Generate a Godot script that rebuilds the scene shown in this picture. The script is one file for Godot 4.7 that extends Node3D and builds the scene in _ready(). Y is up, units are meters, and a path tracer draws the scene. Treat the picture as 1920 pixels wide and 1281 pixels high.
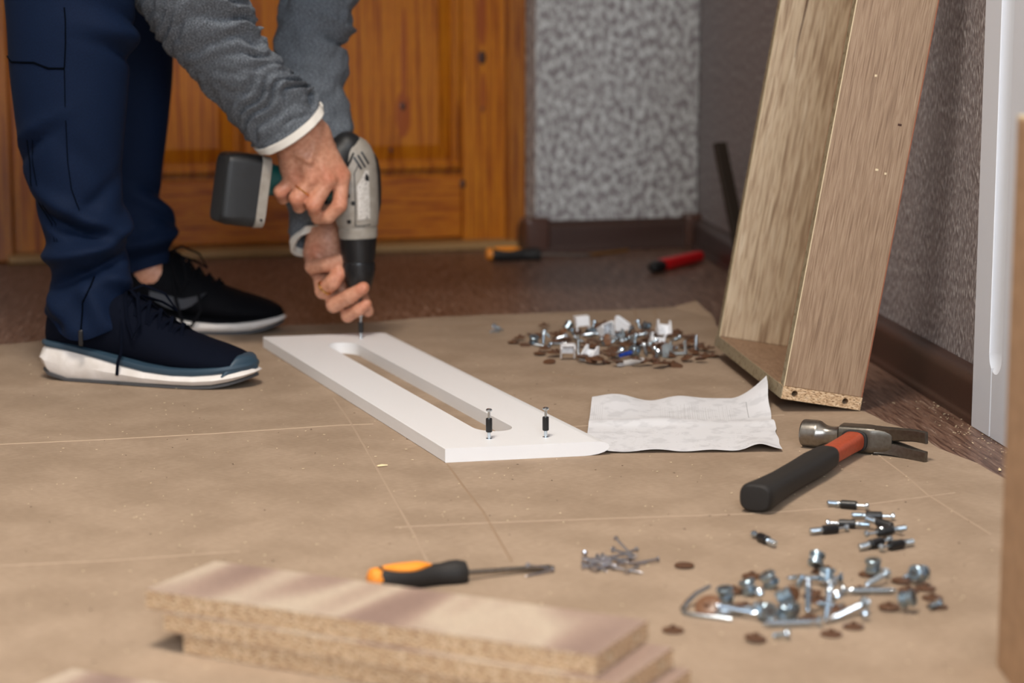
extends Node3D

# ---------------------------------------------------------------- geometry helpers
class Geo:
	var v := PackedVector3Array()

	func tri(a: Vector3, b: Vector3, c: Vector3) -> void:
		v.append(a); v.append(b); v.append(c)

	func quad(a: Vector3, b: Vector3, c: Vector3, d: Vector3) -> void:
		tri(a, b, c); tri(a, c, d)

	# turns the closed shape that begins at triangle corner s so that its faces look outwards
	func orient(s: int) -> void:
		if s >= v.size():
			return
		var o := v[s]
		var vol := 0.0
		for i in range(s, v.size(), 3):
			vol += (v[i] - o).dot((v[i + 1] - o).cross(v[i + 2] - o))
		if vol > 0.0:
			for i in range(s, v.size(), 3):
				var t := v[i + 1]
				v[i + 1] = v[i + 2]
				v[i + 2] = t

	func add(g: Geo, x := Transform3D()) -> void:
		for p in g.v:
			v.append(x * p)

	func loft(rings: Array, caps := true, ring_closed := true) -> void:
		var s := v.size()
		var n: int = rings[0].size()
		for k in rings.size() - 1:
			var a: PackedVector3Array = rings[k]
			var b: PackedVector3Array = rings[k + 1]
			for i in (n if ring_closed else n - 1):
				var j := (i + 1) % n
				quad(a[i], a[j], b[j], b[i])
		if caps:
			for k in [0, rings.size() - 1]:
				var r: PackedVector3Array = rings[k]
				var c := Vector3.ZERO
				for p in r:
					c += p
				c /= n
				for i in n:
					if k == 0:
						tri(c, r[(i + 1) % n], r[i])
					else:
						tri(c, r[i], r[(i + 1) % n])
		orient(s)

	# profile of (radius, height) turned about the y axis of x
	func lathe(profile: Array, seg := 20, x := Transform3D()) -> void:
		var rings := []
		for q in profile:
			var r := PackedVector3Array()
			for i in seg:
				var a := TAU * i / seg
				r.append(x * Vector3(q[0] * cos(a), q[1], q[0] * sin(a)))
			rings.append(r)
		loft(rings)

	func tube(path: Array, radius, seg := 8, squash := 1.0) -> void:
		var rings := []
		var up := Vector3(0.123, 0.937, 0.324).normalized()
		for k in path.size():
			var a: Vector3 = path[maxi(k - 1, 0)]
			var b: Vector3 = path[mini(k + 1, path.size() - 1)]
			var t := (b - a).normalized()
			if absf(t.dot(up)) > 0.98:
				up = Vector3(0.9, 0.1, 0.4).normalized()
			var s := t.cross(up).normalized()
			var w := s.cross(t).normalized()
			up = w
			var rad: float = radius[k] if radius is Array else radius
			var r := PackedVector3Array()
			for i in seg:
				var an := TAU * i / seg
				r.append(path[k] + s * cos(an) * rad + w * sin(an) * rad * squash)
			rings.append(r)
		loft(rings)

	# outline in x,y pushed along z by depth, with small chamfers
	func extrude(poly: PackedVector2Array, depth: float, x := Transform3D(), cham := 0.0) -> void:
		var s := v.size()
		var inner := poly
		if cham > 0.0:
			var off := Geometry2D.offset_polygon(poly, -cham, Geometry2D.JOIN_MITER)
			if off.size() == 1 and off[0].size() == poly.size():
				# match the starting corner
				var best := 0
				for i in off[0].size():
					if off[0][i].distance_to(poly[0]) < off[0][best].distance_to(poly[0]):
						best = i
				inner = PackedVector2Array()
				for i in poly.size():
					inner.append(off[0][(best + i) % poly.size()])
				if inner[1].distance_to(poly[1]) > inner[poly.size() - 1].distance_to(poly[1]):
					var rev := PackedVector2Array([inner[0]])
					for i in range(poly.size() - 1, 0, -1):
						rev.append(inner[i])
					inner = rev
			else:
				cham = 0.0
		var lv := [[inner, 0.0], [poly, cham], [poly, depth - cham], [inner, depth]] if cham > 0.0 else [[poly, 0.0], [poly, depth]]
		var n := poly.size()
		for k in lv.size() - 1:
			for i in n:
				var j := (i + 1) % n
				var a: Vector2 = lv[k][0][i]
				var b: Vector2 = lv[k][0][j]
				var c: Vector2 = lv[k + 1][0][j]
				var d: Vector2 = lv[k + 1][0][i]
				quad(x * Vector3(a.x, a.y, lv[k][1]), x * Vector3(b.x, b.y, lv[k][1]), x * Vector3(c.x, c.y, lv[k + 1][1]), x * Vector3(d.x, d.y, lv[k + 1][1]))
		var ids := Geometry2D.triangulate_polygon(inner)
		# the end faces must turn the same way as the sides
		var area := 0.0
		for i in n:
			area += inner[i].cross(inner[(i + 1) % n])
		for i in range(0, ids.size(), 3):
			var a := inner[ids[i]]
			var b := inner[ids[i + 1]]
			var c := inner[ids[i + 2]]
			if ((b - a).cross(c - a) > 0.0) == (area > 0.0):
				tri(x * Vector3(a.x, a.y, depth), x * Vector3(b.x, b.y, depth), x * Vector3(c.x, c.y, depth))
				tri(x * Vector3(a.x, a.y, 0), x * Vector3(c.x, c.y, 0), x * Vector3(b.x, b.y, 0))
			else:
				tri(x * Vector3(a.x, a.y, depth), x * Vector3(c.x, c.y, depth), x * Vector3(b.x, b.y, depth))
				tri(x * Vector3(a.x, a.y, 0), x * Vector3(b.x, b.y, 0), x * Vector3(c.x, c.y, 0))
		orient(s)

	# chamfered box about the middle m
	func box(size: Vector3, m := Vector3.ZERO, x := Transform3D(), cham := 0.0008) -> void:
		var h := size / 2.0
		var c := minf(cham, minf(h.x, h.y) * 0.9)
		var p := PackedVector2Array([Vector2(-h.x + c, -h.y), Vector2(h.x - c, -h.y), Vector2(h.x, -h.y + c), Vector2(h.x, h.y - c), Vector2(h.x - c, h.y), Vector2(-h.x + c, h.y), Vector2(-h.x, h.y - c), Vector2(-h.x, -h.y + c)])
		var s := v.size()
		var rings := []
		var cz := minf(c, h.z * 0.9)
		for q in [[-h.z, c], [-h.z + cz, 0.0], [h.z - cz, 0.0], [h.z, c]]:
			var r := PackedVector3Array()
			for k in p:
				r.append(x * (m + Vector3(k.x - signf(k.x) * q[1] * (1.0 if absf(k.x) > h.x - c * 1.01 else 0.0), k.y - signf(k.y) * q[1] * (1.0 if absf(k.y) > h.y - c * 1.01 else 0.0), q[0])))
			rings.append(r)
		loft(rings)
		orient(s)

	# one indexed mesh; faces that meet at less than angle share a smooth normal
	func mesh(angle := 40.0, uv = null, col = null) -> ArrayMesh:
		var lim := cos(deg_to_rad(angle))
		var nt := v.size() / 3
		var fn := PackedVector3Array()
		fn.resize(nt)
		var ids := {}
		var at := PackedInt32Array()
		at.resize(v.size())
		var faces := []
		for i in nt:
			var a := v[i * 3]
			fn[i] = (v[i * 3 + 2] - a).cross(v[i * 3 + 1] - a)
			for k in 3:
				var key := v[i * 3 + k].snapped(Vector3(2e-6, 2e-6, 2e-6))
				var id: int = ids.get(key, -1)
				if id < 0:
					id = faces.size()
					ids[key] = id
					faces.append(PackedInt32Array())
				at[i * 3 + k] = id
				faces[id].append(i)
		var fu := PackedVector3Array()
		fu.resize(nt)
		for i in nt:
			fu[i] = fn[i].normalized()
		var pos := PackedVector3Array()
		var nor := PackedVector3Array()
		var uvs := PackedVector2Array()
		var cols := PackedColorArray()
		var idx := PackedInt32Array()
		var seen := {}
		for i in nt:
			if fn[i].length_squared() < 1e-20:
				continue
			for k in 3:
				var id := at[i * 3 + k]
				var n := Vector3.ZERO
				for f in faces[id]:
					if fu[f].dot(fu[i]) >= lim:
						n += fn[f]
				n = n.normalized()
				var key := [id, (n * 60.0).round()]
				var w: int = seen.get(key, -1)
				if w < 0:
					w = pos.size()
					seen[key] = w
					pos.append(v[i * 3 + k])
					nor.append(n)
					if uv != null:
						uvs.append(uv.call(v[i * 3 + k]))
					if col != null:
						cols.append(col.call(v[i * 3 + k]))
				idx.append(w)
		var arr := []
		arr.resize(Mesh.ARRAY_MAX)
		arr[Mesh.ARRAY_VERTEX] = pos
		arr[Mesh.ARRAY_NORMAL] = nor
		arr[Mesh.ARRAY_INDEX] = idx
		if uv != null:
			arr[Mesh.ARRAY_TEX_UV] = uvs
		if col != null:
			arr[Mesh.ARRAY_COLOR] = cols
		var m := ArrayMesh.new()
		m.add_surface_from_arrays(Mesh.PRIMITIVE_TRIANGLES, arr)
		return m


# distance field on a grid: tapered bones joined by a smooth minimum, meshed as surface nets
class Field:
	var o: Vector3
	var cell: float
	var nx: int
	var ny: int
	var nz: int
	var d := PackedFloat32Array()

	func _init(lo: Vector3, hi: Vector3, step: float) -> void:
		o = lo
		cell = step
		nx = int((hi.x - lo.x) / step) + 2
		ny = int((hi.y - lo.y) / step) + 2
		nz = int((hi.z - lo.z) / step) + 2
		d.resize(nx * ny * nz)
		d.fill(1.0)

	func bone(a: Vector3, b: Vector3, ra: float, rb: float, k := 0.006, flat := Vector3.ZERO, amount := 0.0) -> void:
		var reach := maxf(ra, rb) + k * 1.5 + cell * 2.5
		var lo := (a.min(b) - Vector3.ONE * reach - o) / cell
		var hi := (a.max(b) + Vector3.ONE * reach - o) / cell
		var ab := b - a
		var l2 := maxf(ab.length_squared(), 1e-12)
		for z in range(maxi(0, int(lo.z)), mini(nz - 1, int(hi.z) + 1) + 1):
			for y in range(maxi(0, int(lo.y)), mini(ny - 1, int(hi.y) + 1) + 1):
				var row := (z * ny + y) * nx
				for x in range(maxi(0, int(lo.x)), mini(nx - 1, int(hi.x) + 1) + 1):
					var p := o + Vector3(x, y, z) * cell
					var t := clampf((p - a).dot(ab) / l2, 0.0, 1.0)
					var q := p - a - ab * t
					if amount != 0.0:
						q += flat * (flat.dot(q) * amount)
					var dist := q.length() - lerpf(ra, rb, t)
					var old := d[row + x]
					if dist - old > k:
						continue
					var h := maxf(k - absf(dist - old), 0.0) / k
					d[row + x] = minf(dist, old) - h * h * k * 0.25

	func net(g: Geo) -> void:
		var s := g.v.size()
		var made := PackedInt32Array()
		made.resize(d.size())
		made.fill(-1)
		var pts := PackedVector3Array()
		var off := [0, 1, nx, nx + 1, nx * ny, nx * ny + 1, nx * ny + nx, nx * ny + nx + 1]
		var edges := [[0, 1], [2, 3], [4, 5], [6, 7], [0, 2], [1, 3], [4, 6], [5, 7], [0, 4], [1, 5], [2, 6], [3, 7]]
		for z in nz - 1:
			for y in ny - 1:
				var row := (z * ny + y) * nx
				for x in nx - 1:
					var i := row + x
					var first := d[i] < 0.0
					if (d[i + 1] < 0.0) == first and (d[i + nx] < 0.0) == first and (d[i + nx + 1] < 0.0) == first:
						var j := i + nx * ny
						if (d[j] < 0.0) == first and (d[j + 1] < 0.0) == first and (d[j + nx] < 0.0) == first and (d[j + nx + 1] < 0.0) == first:
							continue
					var sum := Vector3.ZERO
					var n := 0
					for e in edges:
						var a: int = e[0]
						var b: int = e[1]
						var da := d[i + off[a]]
						var db := d[i + off[b]]
						if (da < 0.0) != (db < 0.0):
							var t := da / (da - db)
							var pa := Vector3(a & 1, (a >> 1) & 1, a >> 2)
							var pb := Vector3(b & 1, (b >> 1) & 1, b >> 2)
							sum += pa.lerp(pb, t)
							n += 1
					made[i] = pts.size()
					pts.append(o + (Vector3(x, y, z) + sum / n) * cell)
		var step := [1, nx, nx * ny]
		for z in range(1, nz - 1):
			for y in range(1, ny - 1):
				var row := (z * ny + y) * nx
				for x in range(1, nx - 1):
					var i := row + x
					if made[i] < 0:
						continue
					for ax in 3:
						var p: int = step[ax]
						if (d[i] < 0.0) == (d[i + p] < 0.0):
							continue
						var q: int = step[(ax + 1) % 3]
						var r: int = step[(ax + 2) % 3]
						var c := [made[i], made[i - q], made[i - q - r], made[i - r]]
						if c.min() < 0:
							continue
						if d[i] < 0.0:
							g.quad(pts[c[0]], pts[c[1]], pts[c[2]], pts[c[3]])
						else:
							g.quad(pts[c[0]], pts[c[3]], pts[c[2]], pts[c[1]])
		g.orient(s)


var taken := {}


func numbered(called: String) -> String:
	var n: int = taken.get(called, -1) + 1
	taken[called] = n
	return called if n == 0 else "%s_%03d" % [called, n]


func thing(called: String, label: String, category: String, at := Transform3D(), group := "") -> Node3D:
	var o := Node3D.new()
	o.name = numbered(called)
	add_child(o, true)
	o.transform = at
	tag(o, label, category, group)
	return o


func tag(o: Node3D, label: String, category: String, group := "") -> void:
	o.set_meta("label", label)
	o.set_meta("category", category)
	if group:
		o.set_meta("group", group)


func part(called: String, what, m: Material, parent: Node3D, label := "", angle := 40.0) -> MeshInstance3D:
	var o := MeshInstance3D.new()
	o.name = called
	o.mesh = what.mesh(angle) if what is Geo else what
	o.material_override = m
	parent.add_child(o, true)
	if label:
		o.set_meta("label", label)
	return o


func single(called: String, what, m: Material, label: String, category: String, at := Transform3D(), group := "") -> MeshInstance3D:
	var o := part(numbered(called), what, m, self)
	o.transform = at
	tag(o, label, category, group)
	return o


func struct(called: String, what, m: Material, label: String, category: String, at := Transform3D(), parent: Node3D = null) -> MeshInstance3D:
	var o := part(called, what, m, parent if parent else self)
	o.transform = at
	if parent == null:
		o.set_meta("kind", "structure")
		tag(o, label, category)
	return o


func copy(src: Node3D, at: Transform3D, label: String, group := "") -> Node3D:
	var o: Node3D = src.duplicate()
	o.name = numbered(String(src.name).trim_suffix("_" + String(src.name).get_slice("_", String(src.name).get_slice_count("_") - 1)) if String(src.name).right(3).is_valid_int() else String(src.name))
	add_child(o, true)
	o.transform = at
	o.set_meta("label", label)
	if group:
		o.set_meta("group", group)
	return o


# a frame whose y axis runs from a towards b, standing at a
func along(a: Vector3, b: Vector3, spin := 0.0) -> Transform3D:
	var y := (b - a).normalized()
	var h := Vector3(0, 1, 0) if absf(y.y) < 0.95 else Vector3(0, 0, 1)
	var x := y.cross(h).normalized()
	var z := x.cross(y)
	return Transform3D(Basis(x, y, z) * Basis(Vector3.UP, spin), a)


func yaw(deg: float, at: Vector3) -> Transform3D:
	return Transform3D(Basis(Vector3.UP, deg_to_rad(deg)), at)


# ---------------------------------------------------------------- material helpers
func noise(kind: int, freq: float, sd: int, oct := 3, warp := 0.0) -> FastNoiseLite:
	var n := FastNoiseLite.new()
	n.noise_type = kind
	n.frequency = freq
	n.seed = sd
	n.fractal_octaves = oct
	if warp > 0.0:
		n.domain_warp_enabled = true
		n.domain_warp_amplitude = warp
		n.domain_warp_frequency = freq
	return n


func ramp(stops: Array) -> Gradient:
	var g := Gradient.new()
	var offs := PackedFloat32Array()
	var cols := PackedColorArray()
	for s in stops:
		offs.append(s[0])
		cols.append(s[1])
	g.offsets = offs
	g.colors = cols
	return g


func ntex(n: FastNoiseLite, stops: Array, size := 512, normal := 0.0) -> NoiseTexture2D:
	var t := NoiseTexture2D.new()
	t.width = size
	t.height = size
	t.seamless = true
	t.noise = n
	if normal > 0.0:
		t.as_normal_map = true
		t.bump_strength = normal
	elif stops:
		t.color_ramp = ramp(stops)
	return t


func rgb(r: int, g: int, b: int) -> Color:
	return Color8(r, g, b)


func mat(c: Color, rough := 0.6, metal := 0.0) -> StandardMaterial3D:
	var m := StandardMaterial3D.new()
	m.albedo_color = c
	m.roughness = rough
	m.metallic = metal
	return m


func tri_tex(m: StandardMaterial3D, t: Texture2D, scale: Vector3, offset := Vector3.ZERO) -> StandardMaterial3D:
	m.albedo_texture = t
	m.uv1_triplanar = true
	m.uv1_scale = scale
	m.uv1_offset = offset
	m.uv1_triplanar_sharpness = 8.0
	return m


func relief(m: StandardMaterial3D, t: Texture2D, cm: float) -> StandardMaterial3D:
	m.heightmap_enabled = true
	m.heightmap_texture = t
	m.heightmap_scale = cm
	return m


func second(m: StandardMaterial3D, t: Texture2D, scale: Vector3, mode := BaseMaterial3D.BLEND_MODE_MUL) -> StandardMaterial3D:
	m.detail_enabled = true
	m.detail_albedo = t
	m.detail_blend_mode = mode
	m.detail_uv_layer = BaseMaterial3D.DETAIL_UV_2
	m.uv2_triplanar = true
	m.uv2_scale = scale
	m.uv2_triplanar_sharpness = 8.0
	return m

var M := {}
var rng := RandomNumberGenerator.new()


func _ready() -> void:
	# ---- camera
	var cam := Camera3D.new()
	cam.name = "camera"
	cam.fov = 18.193
	cam.position = Vector3(0, 0.52, 0)
	cam.rotation_degrees = Vector3(-9.0969, 0, 0)
	cam.near = 0.05
	cam.far = 60.0
	var lens := CameraAttributesPhysical.new()
	lens.frustum_focal_length = 75.0
	lens.frustum_focus_distance = 2.52
	lens.exposure_aperture = 4.2
	lens.frustum_near = 0.05
	lens.frustum_far = 60.0
	cam.attributes = lens
	add_child(cam)
	cam.fov = 18.193
	cam.current = true
	# ---- sky and exposure
	var env := Environment.new()
	env.background_mode = Environment.BG_SKY
	var sm := ProceduralSkyMaterial.new()
	sm.sky_top_color = rgb(150, 180, 220)
	sm.sky_horizon_color = rgb(215, 222, 230)
	sm.ground_horizon_color = rgb(150, 150, 145)
	sm.ground_bottom_color = rgb(110, 110, 105)
	var sky := Sky.new()
	sky.sky_material = sm
	env.sky = sky
	env.background_energy_multiplier = 1.0
	env.tonemap_mode = Environment.TONE_MAPPER_LINEAR
	env.tonemap_exposure = 1.33
	env.sdfgi_enabled = true
	env.ssao_enabled = true
	env.ssil_enabled = true
	var we := WorldEnvironment.new()
	we.name = "world_environment"
	we.environment = env
	add_child(we)
	# ---- unseen window behind the camera and unseen ceiling lamp, placed to light the scene
	area_light("window_daylight", Vector3(0.48, 1.55, 1.93), Vector3(0.0, -0.05, -1), Vector2(1.04, 1.4), Color(0.92, 0.96, 1.0), 7.2)
	area_light("ceiling_lamp_glow", Vector3(-0.30, 2.43, -1.35), Vector3(0, -1, 0.001), Vector2(0.55, 0.55), Color(1.0, 0.96, 0.91), 4.6)
	rng.seed = 20
	make_materials()
	build_room()
	build_paper_cover()
	build_panel()
	build_leaning_frame()
	build_leaning_fronts()
	build_board_stack()
	build_person()
	build_drill()
	build_hammer()
	build_screwdrivers()
	build_manual()
	build_hardware()
	build_specks()


func area_light(called: String, at: Vector3, dir: Vector3, size: Vector2, c: Color, e: float) -> void:
	var l := AreaLight3D.new()
	l.name = called
	l.area_size = size
	l.light_color = c
	l.light_energy = e
	l.area_normalize_energy = true
	l.shadow_enabled = true
	l.area_range = 12.0
	l.area_attenuation = 2.0
	add_child(l)
	l.look_at_from_position(at, at + dir, Vector3(0, 1, 0) if absf(dir.y) < 0.9 else Vector3(0, 0, 1))


func make_materials() -> void:
	var S := FastNoiseLite.TYPE_SIMPLEX_SMOOTH
	var C := FastNoiseLite.TYPE_CELLULAR
	var fine := ntex(noise(S, 0.09, 3, 4), [[0.2, rgb(205, 205, 205)], [0.8, rgb(255, 255, 255)]])
	var blotch := ntex(noise(S, 0.012, 8, 4, 20.0), [[0.2, rgb(236, 234, 231)], [0.75, rgb(255, 255, 255)]])
	var fine_h := ntex(noise(S, 0.12, 5, 3), [[0.0, Color.BLACK], [1.0, Color.WHITE]])
	var grain_h := ntex(noise(S, 0.05, 31, 4, 8.0), [[0.2, Color.BLACK], [0.7, Color.WHITE]])
	M.fine = fine
	M.blotch = blotch
	# kraft paper on the floor
	var kraft := ntex(noise(S, 0.05, 12, 4), [[0.15, rgb(157, 136, 115)], [0.5, rgb(164, 142, 120)], [0.85, rgb(171, 149, 127)]])
	M.paper = second(tri_tex(mat(Color.WHITE, 0.85), kraft, Vector3(3.0, 3.0, 9.0)), blotch, Vector3(1.3, 1.3, 1.3))
	M.crease = mat(rgb(182, 159, 135), 0.8)
	M.crease_faint = mat(rgb(168, 146, 124), 0.85)
	M.crease_dark = mat(rgb(150, 126, 102), 0.85)
	# dark laminate
	var lam := ntex(noise(S, 0.022, 21, 4, 18.0), [[0.2, rgb(84, 57, 45)], [0.45, rgb(122, 90, 74)], [0.58, rgb(150, 118, 100)], [0.68, rgb(106, 78, 65)], [0.85, rgb(184, 156, 138)]], 1024)
	M.laminate = second(tri_tex(mat(rgb(225, 225, 225), 0.42), lam, Vector3(6.0, 3.0, 0.42)), blotch, Vector3(6, 4, 0.6))
	# wallpaper: mottled embossed grey
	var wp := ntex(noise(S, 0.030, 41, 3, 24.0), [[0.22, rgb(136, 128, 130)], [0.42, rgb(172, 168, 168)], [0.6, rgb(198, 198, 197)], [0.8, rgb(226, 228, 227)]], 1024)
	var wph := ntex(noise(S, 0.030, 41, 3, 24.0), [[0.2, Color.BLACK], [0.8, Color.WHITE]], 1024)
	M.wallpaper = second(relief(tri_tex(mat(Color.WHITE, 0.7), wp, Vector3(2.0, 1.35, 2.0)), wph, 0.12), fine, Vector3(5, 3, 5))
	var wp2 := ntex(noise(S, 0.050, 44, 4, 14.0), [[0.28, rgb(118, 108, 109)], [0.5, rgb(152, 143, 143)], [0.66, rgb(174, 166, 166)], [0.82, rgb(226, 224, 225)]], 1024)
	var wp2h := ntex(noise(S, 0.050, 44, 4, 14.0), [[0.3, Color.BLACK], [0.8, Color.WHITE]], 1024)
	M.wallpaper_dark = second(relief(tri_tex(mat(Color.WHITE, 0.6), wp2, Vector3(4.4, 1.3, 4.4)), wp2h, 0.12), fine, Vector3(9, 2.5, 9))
	M.plaster = mat(rgb(226, 224, 220), 0.9)
	M.skirting = second(mat(rgb(66, 43, 35), 0.38), fine, Vector3(1.5, 14, 14))
	M.skirting_cap = mat(rgb(78, 52, 43), 0.4)
	# pine, varnished
	var pine := ntex(noise(S, 0.022, 61, 3, 10.0), [[0.2, rgb(150, 74, 8)], [0.40, rgb(196, 116, 20)], [0.56, rgb(216, 140, 32)], [0.7, rgb(198, 116, 22)], [0.9, rgb(224, 152, 44)]], 512)
	M.pine = second(tri_tex(mat(rgb(250, 240, 205), 0.32), pine, Vector3(8.0, 0.22, 8.0)), fine, Vector3(30, 0.6, 30))
	M.pine_across = second(tri_tex(mat(rgb(240, 220, 180), 0.32), pine, Vector3(0.4, 6.0, 6.0)), fine, Vector3(1.2, 30, 30))
	M.pine_casing = second(tri_tex(mat(rgb(215, 205, 190), 0.4), pine, Vector3(9.0, 0.3, 9.0), Vector3(0.3, 0.2, 0.1)), fine, Vector3(30, 1.2, 30))
	M.knot = mat(rgb(62, 28, 8), 0.4)
	M.pine_streak = mat(rgb(150, 72, 12), 0.35)
	M.threshold = second(mat(rgb(168, 128, 78), 0.5), fine, Vector3(3, 20, 20))
	# oak-look melamine of the frame
	var oak := ntex(noise(S, 0.016, 71, 4, 12.0), [[0.2, rgb(156, 130, 106)], [0.42, rgb(174, 148, 122)], [0.55, rgb(182, 157, 131)], [0.66, rgb(166, 139, 114)], [0.85, rgb(190, 166, 140)]], 1024)
	var oak_streak := ntex(noise(S, 0.06, 75, 4, 3.0), [[0.24, rgb(196, 185, 175)], [0.40, rgb(242, 239, 237)], [0.8, rgb(255, 255, 255)]], 512)
	M.oak = second(tri_tex(mat(rgb(236, 232, 228), 0.55), oak, Vector3(8.0, 0.5, 8.0)), oak_streak, Vector3(30, 0.4, 30))
	M.oak_pale = second(tri_tex(mat(rgb(246, 243, 238), 0.55), ntex(noise(S, 0.012, 78, 3, 30.0), [[0.2, rgb(170, 146, 120)], [0.4, rgb(204, 183, 155)], [0.55, rgb(213, 194, 168)], [0.64, rgb(188, 164, 137)], [0.85, rgb(219, 202, 177)]], 1024), Vector3(7.5, 0.5, 7.5)), oak_streak, Vector3(18, 0.35, 18))
	M.oak_across = second(tri_tex(mat(rgb(226, 214, 206), 0.55), oak, Vector3(6.5, 6.5, 0.9)), oak_streak, Vector3(24, 24, 1.6))
	M.edge_band = second(mat(rgb(150, 138, 112), 0.5), oak_streak, Vector3(30, 3, 3))
	M.cream_line = mat(rgb(220, 200, 165), 0.6)
	M.red_band = mat(rgb(150, 92, 66), 0.55)
	var chip := ntex(noise(C, 0.05, 81, 2, 18.0), [[0.0, rgb(172, 138, 106)], [0.3, rgb(204, 172, 136)], [0.55, rgb(220, 192, 158)], [1.0, rgb(236, 214, 184)]], 512)
	var chip_s := ntex(noise(S, 0.045, 83, 3, 12.0), [[0.24, rgb(128, 104, 80)], [0.34, rgb(240, 235, 228)], [0.7, rgb(255, 255, 255)]], 512)
	M.chip = second(relief(tri_tex(mat(Color.WHITE, 0.9), chip, Vector3(4.5, 11, 11)), fine_h, 0.06), chip_s, Vector3(9, 22, 22))
	# boards of the stack: streaky greyish melamine
	var streak := ntex(noise(S, 0.010, 91, 2, 6.0), [[0.22, rgb(160, 134, 122)], [0.42, rgb(184, 158, 142)], [0.58, rgb(214, 196, 174)], [0.70, rgb(202, 180, 160)], [0.85, rgb(180, 152, 136)]], 512)
	M.streak = second(tri_tex(mat(Color.WHITE, 0.45), streak, Vector3(1.5, 1.5, 0.35), Vector3(0.33, 0.0, 0.2)), fine, Vector3(26, 26, 2))
	# paints and plastics
	M.white_board = mat(rgb(237, 237, 238), 0.42)
	M.white_front = mat(rgb(208, 213, 222), 0.35)
	M.white_plastic = mat(rgb(240, 240, 242), 0.4)
	M.black_plastic = mat(rgb(24, 24, 26), 0.35)
	M.black_rubber = second(mat(rgb(30, 27, 25), 0.66), blotch, Vector3(20, 20, 20))
	M.dark_plastic = second(mat(rgb(27, 28, 30), 0.5), blotch, Vector3(9, 9, 9))
	M.grey_plastic = second(mat(rgb(158, 151, 141), 0.5), blotch, Vector3(8, 8, 8))
	M.green_plastic = mat(rgb(0, 70, 66), 0.45)
	M.orange = mat(rgb(246, 150, 46), 0.4)
	M.red_paint = second(mat(rgb(176, 74, 44), 0.5), blotch, Vector3(25, 25, 25))
	M.red_plastic = mat(rgb(206, 22, 30), 0.35)
	M.brown_plastic = mat(rgb(92, 62, 42), 0.42)
	M.tan_plastic = mat(rgb(118, 82, 58), 0.35)
	M.blue_plastic = mat(rgb(22, 60, 150), 0.35)
	M.zinc = mat(rgb(206, 218, 228), 0.2, 1.0)
	M.zinc_dull = mat(rgb(164, 184, 198), 0.3, 1.0)
	M.steel = second(mat(rgb(150, 146, 140), 0.33, 1.0), blotch, Vector3(22, 22, 22))
	M.steel_dark = second(mat(rgb(120, 116, 109), 0.4, 1.0), blotch, Vector3(26, 26, 26))
	M.nail = mat(rgb(186, 186, 192), 0.25, 1.0)
	M.gold = mat(rgb(226, 170, 96), 0.22, 1.0)
	var clear := mat(Color(0.86, 0.9, 0.92, 0.25), 0.08)
	clear.refraction_enabled = true
	clear.refraction_scale = 0.046
	M.clear = clear
	var silver := ntex(noise(C, 0.03, 95, 3, 25.0), [[0.0, rgb(250, 248, 244)], [0.35, rgb(196, 190, 182)], [0.6, rgb(232, 228, 222)], [1.0, rgb(120, 112, 104)]], 256)
	M.worn_label = tri_tex(mat(Color.WHITE, 0.35, 0.25), silver, Vector3(16, 16, 16))
	# the person
	var sk := ntex(noise(S, 0.03, 101, 4, 10.0), [[0.2, rgb(190, 132, 104)], [0.5, rgb(200, 143, 115)], [0.8, rgb(208, 153, 126)]], 512)
	M.skin = relief(tri_tex(mat(Color.WHITE, 0.5), sk, Vector3(7, 7, 7)), fine_h, 0.012)
	M.skin.subsurf_scatter_enabled = true
	M.skin.subsurf_scatter_strength = 0.12
	M.skin.vertex_color_use_as_albedo = true
	var navy := ntex(noise(S, 0.1, 104, 3), [[0.2, rgb(9, 22, 44)], [0.8, rgb(13, 29, 55)]], 256)
	M.navy = tri_tex(mat(Color.WHITE, 0.75), navy, Vector3(14, 14, 14))
	M.navy.metallic_specular = 0.25
	M.seam = mat(rgb(4, 7, 13), 0.9)
	M.seam.metallic_specular = 0.1
	var heather := ntex(noise(S, 0.06, 107, 4, 6.0), [[0.25, rgb(54, 56, 61)], [0.45, rgb(88, 93, 99)], [0.6, rgb(112, 119, 127)], [0.8, rgb(148, 156, 165)]], 512)
	M.heather = relief(tri_tex(mat(Color.WHITE, 0.85), heather, Vector3(11, 22, 11)), fine_h, 0.04)
	M.cuff = mat(rgb(226, 220, 210), 0.8)
	M.shoe = second(relief(mat(rgb(13, 18, 32), 0.85), fine_h, 0.08), fine, Vector3(40, 40, 40))
	M.shoe.uv1_triplanar = true
	M.shoe.uv1_scale = Vector3(16, 16, 16)
	M.shoe.metallic_specular = 0.2
	M.shoe_black = mat(rgb(7, 8, 13), 0.8)
	M.shoe_black.metallic_specular = 0.25
	M.lace = mat(rgb(9, 13, 24), 0.9)
	M.lace.metallic_specular = 0.15
	M.midsole = second(mat(rgb(236, 230, 225), 0.55), blotch, Vector3(4, 4, 4))
	M.sole_teal = mat(rgb(44, 66, 82), 0.5)
	M.outsole = mat(rgb(72, 72, 74), 0.7)
	M.swoosh = mat(rgb(42, 44, 52), 0.6)
	M.hair = mat(rgb(58, 42, 30), 0.7)
	M.glow = mat(rgb(255, 248, 236), 0.5)
	M.glow.emission_enabled = true
	M.glow.emission = rgb(255, 244, 226)
	M.glow.emission_energy_multiplier = 2.0
	var pane := mat(Color(0.95, 0.97, 1.0, 0.06), 0.03)
	pane.transparency = BaseMaterial3D.TRANSPARENCY_ALPHA
	M.pane = pane


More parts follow.
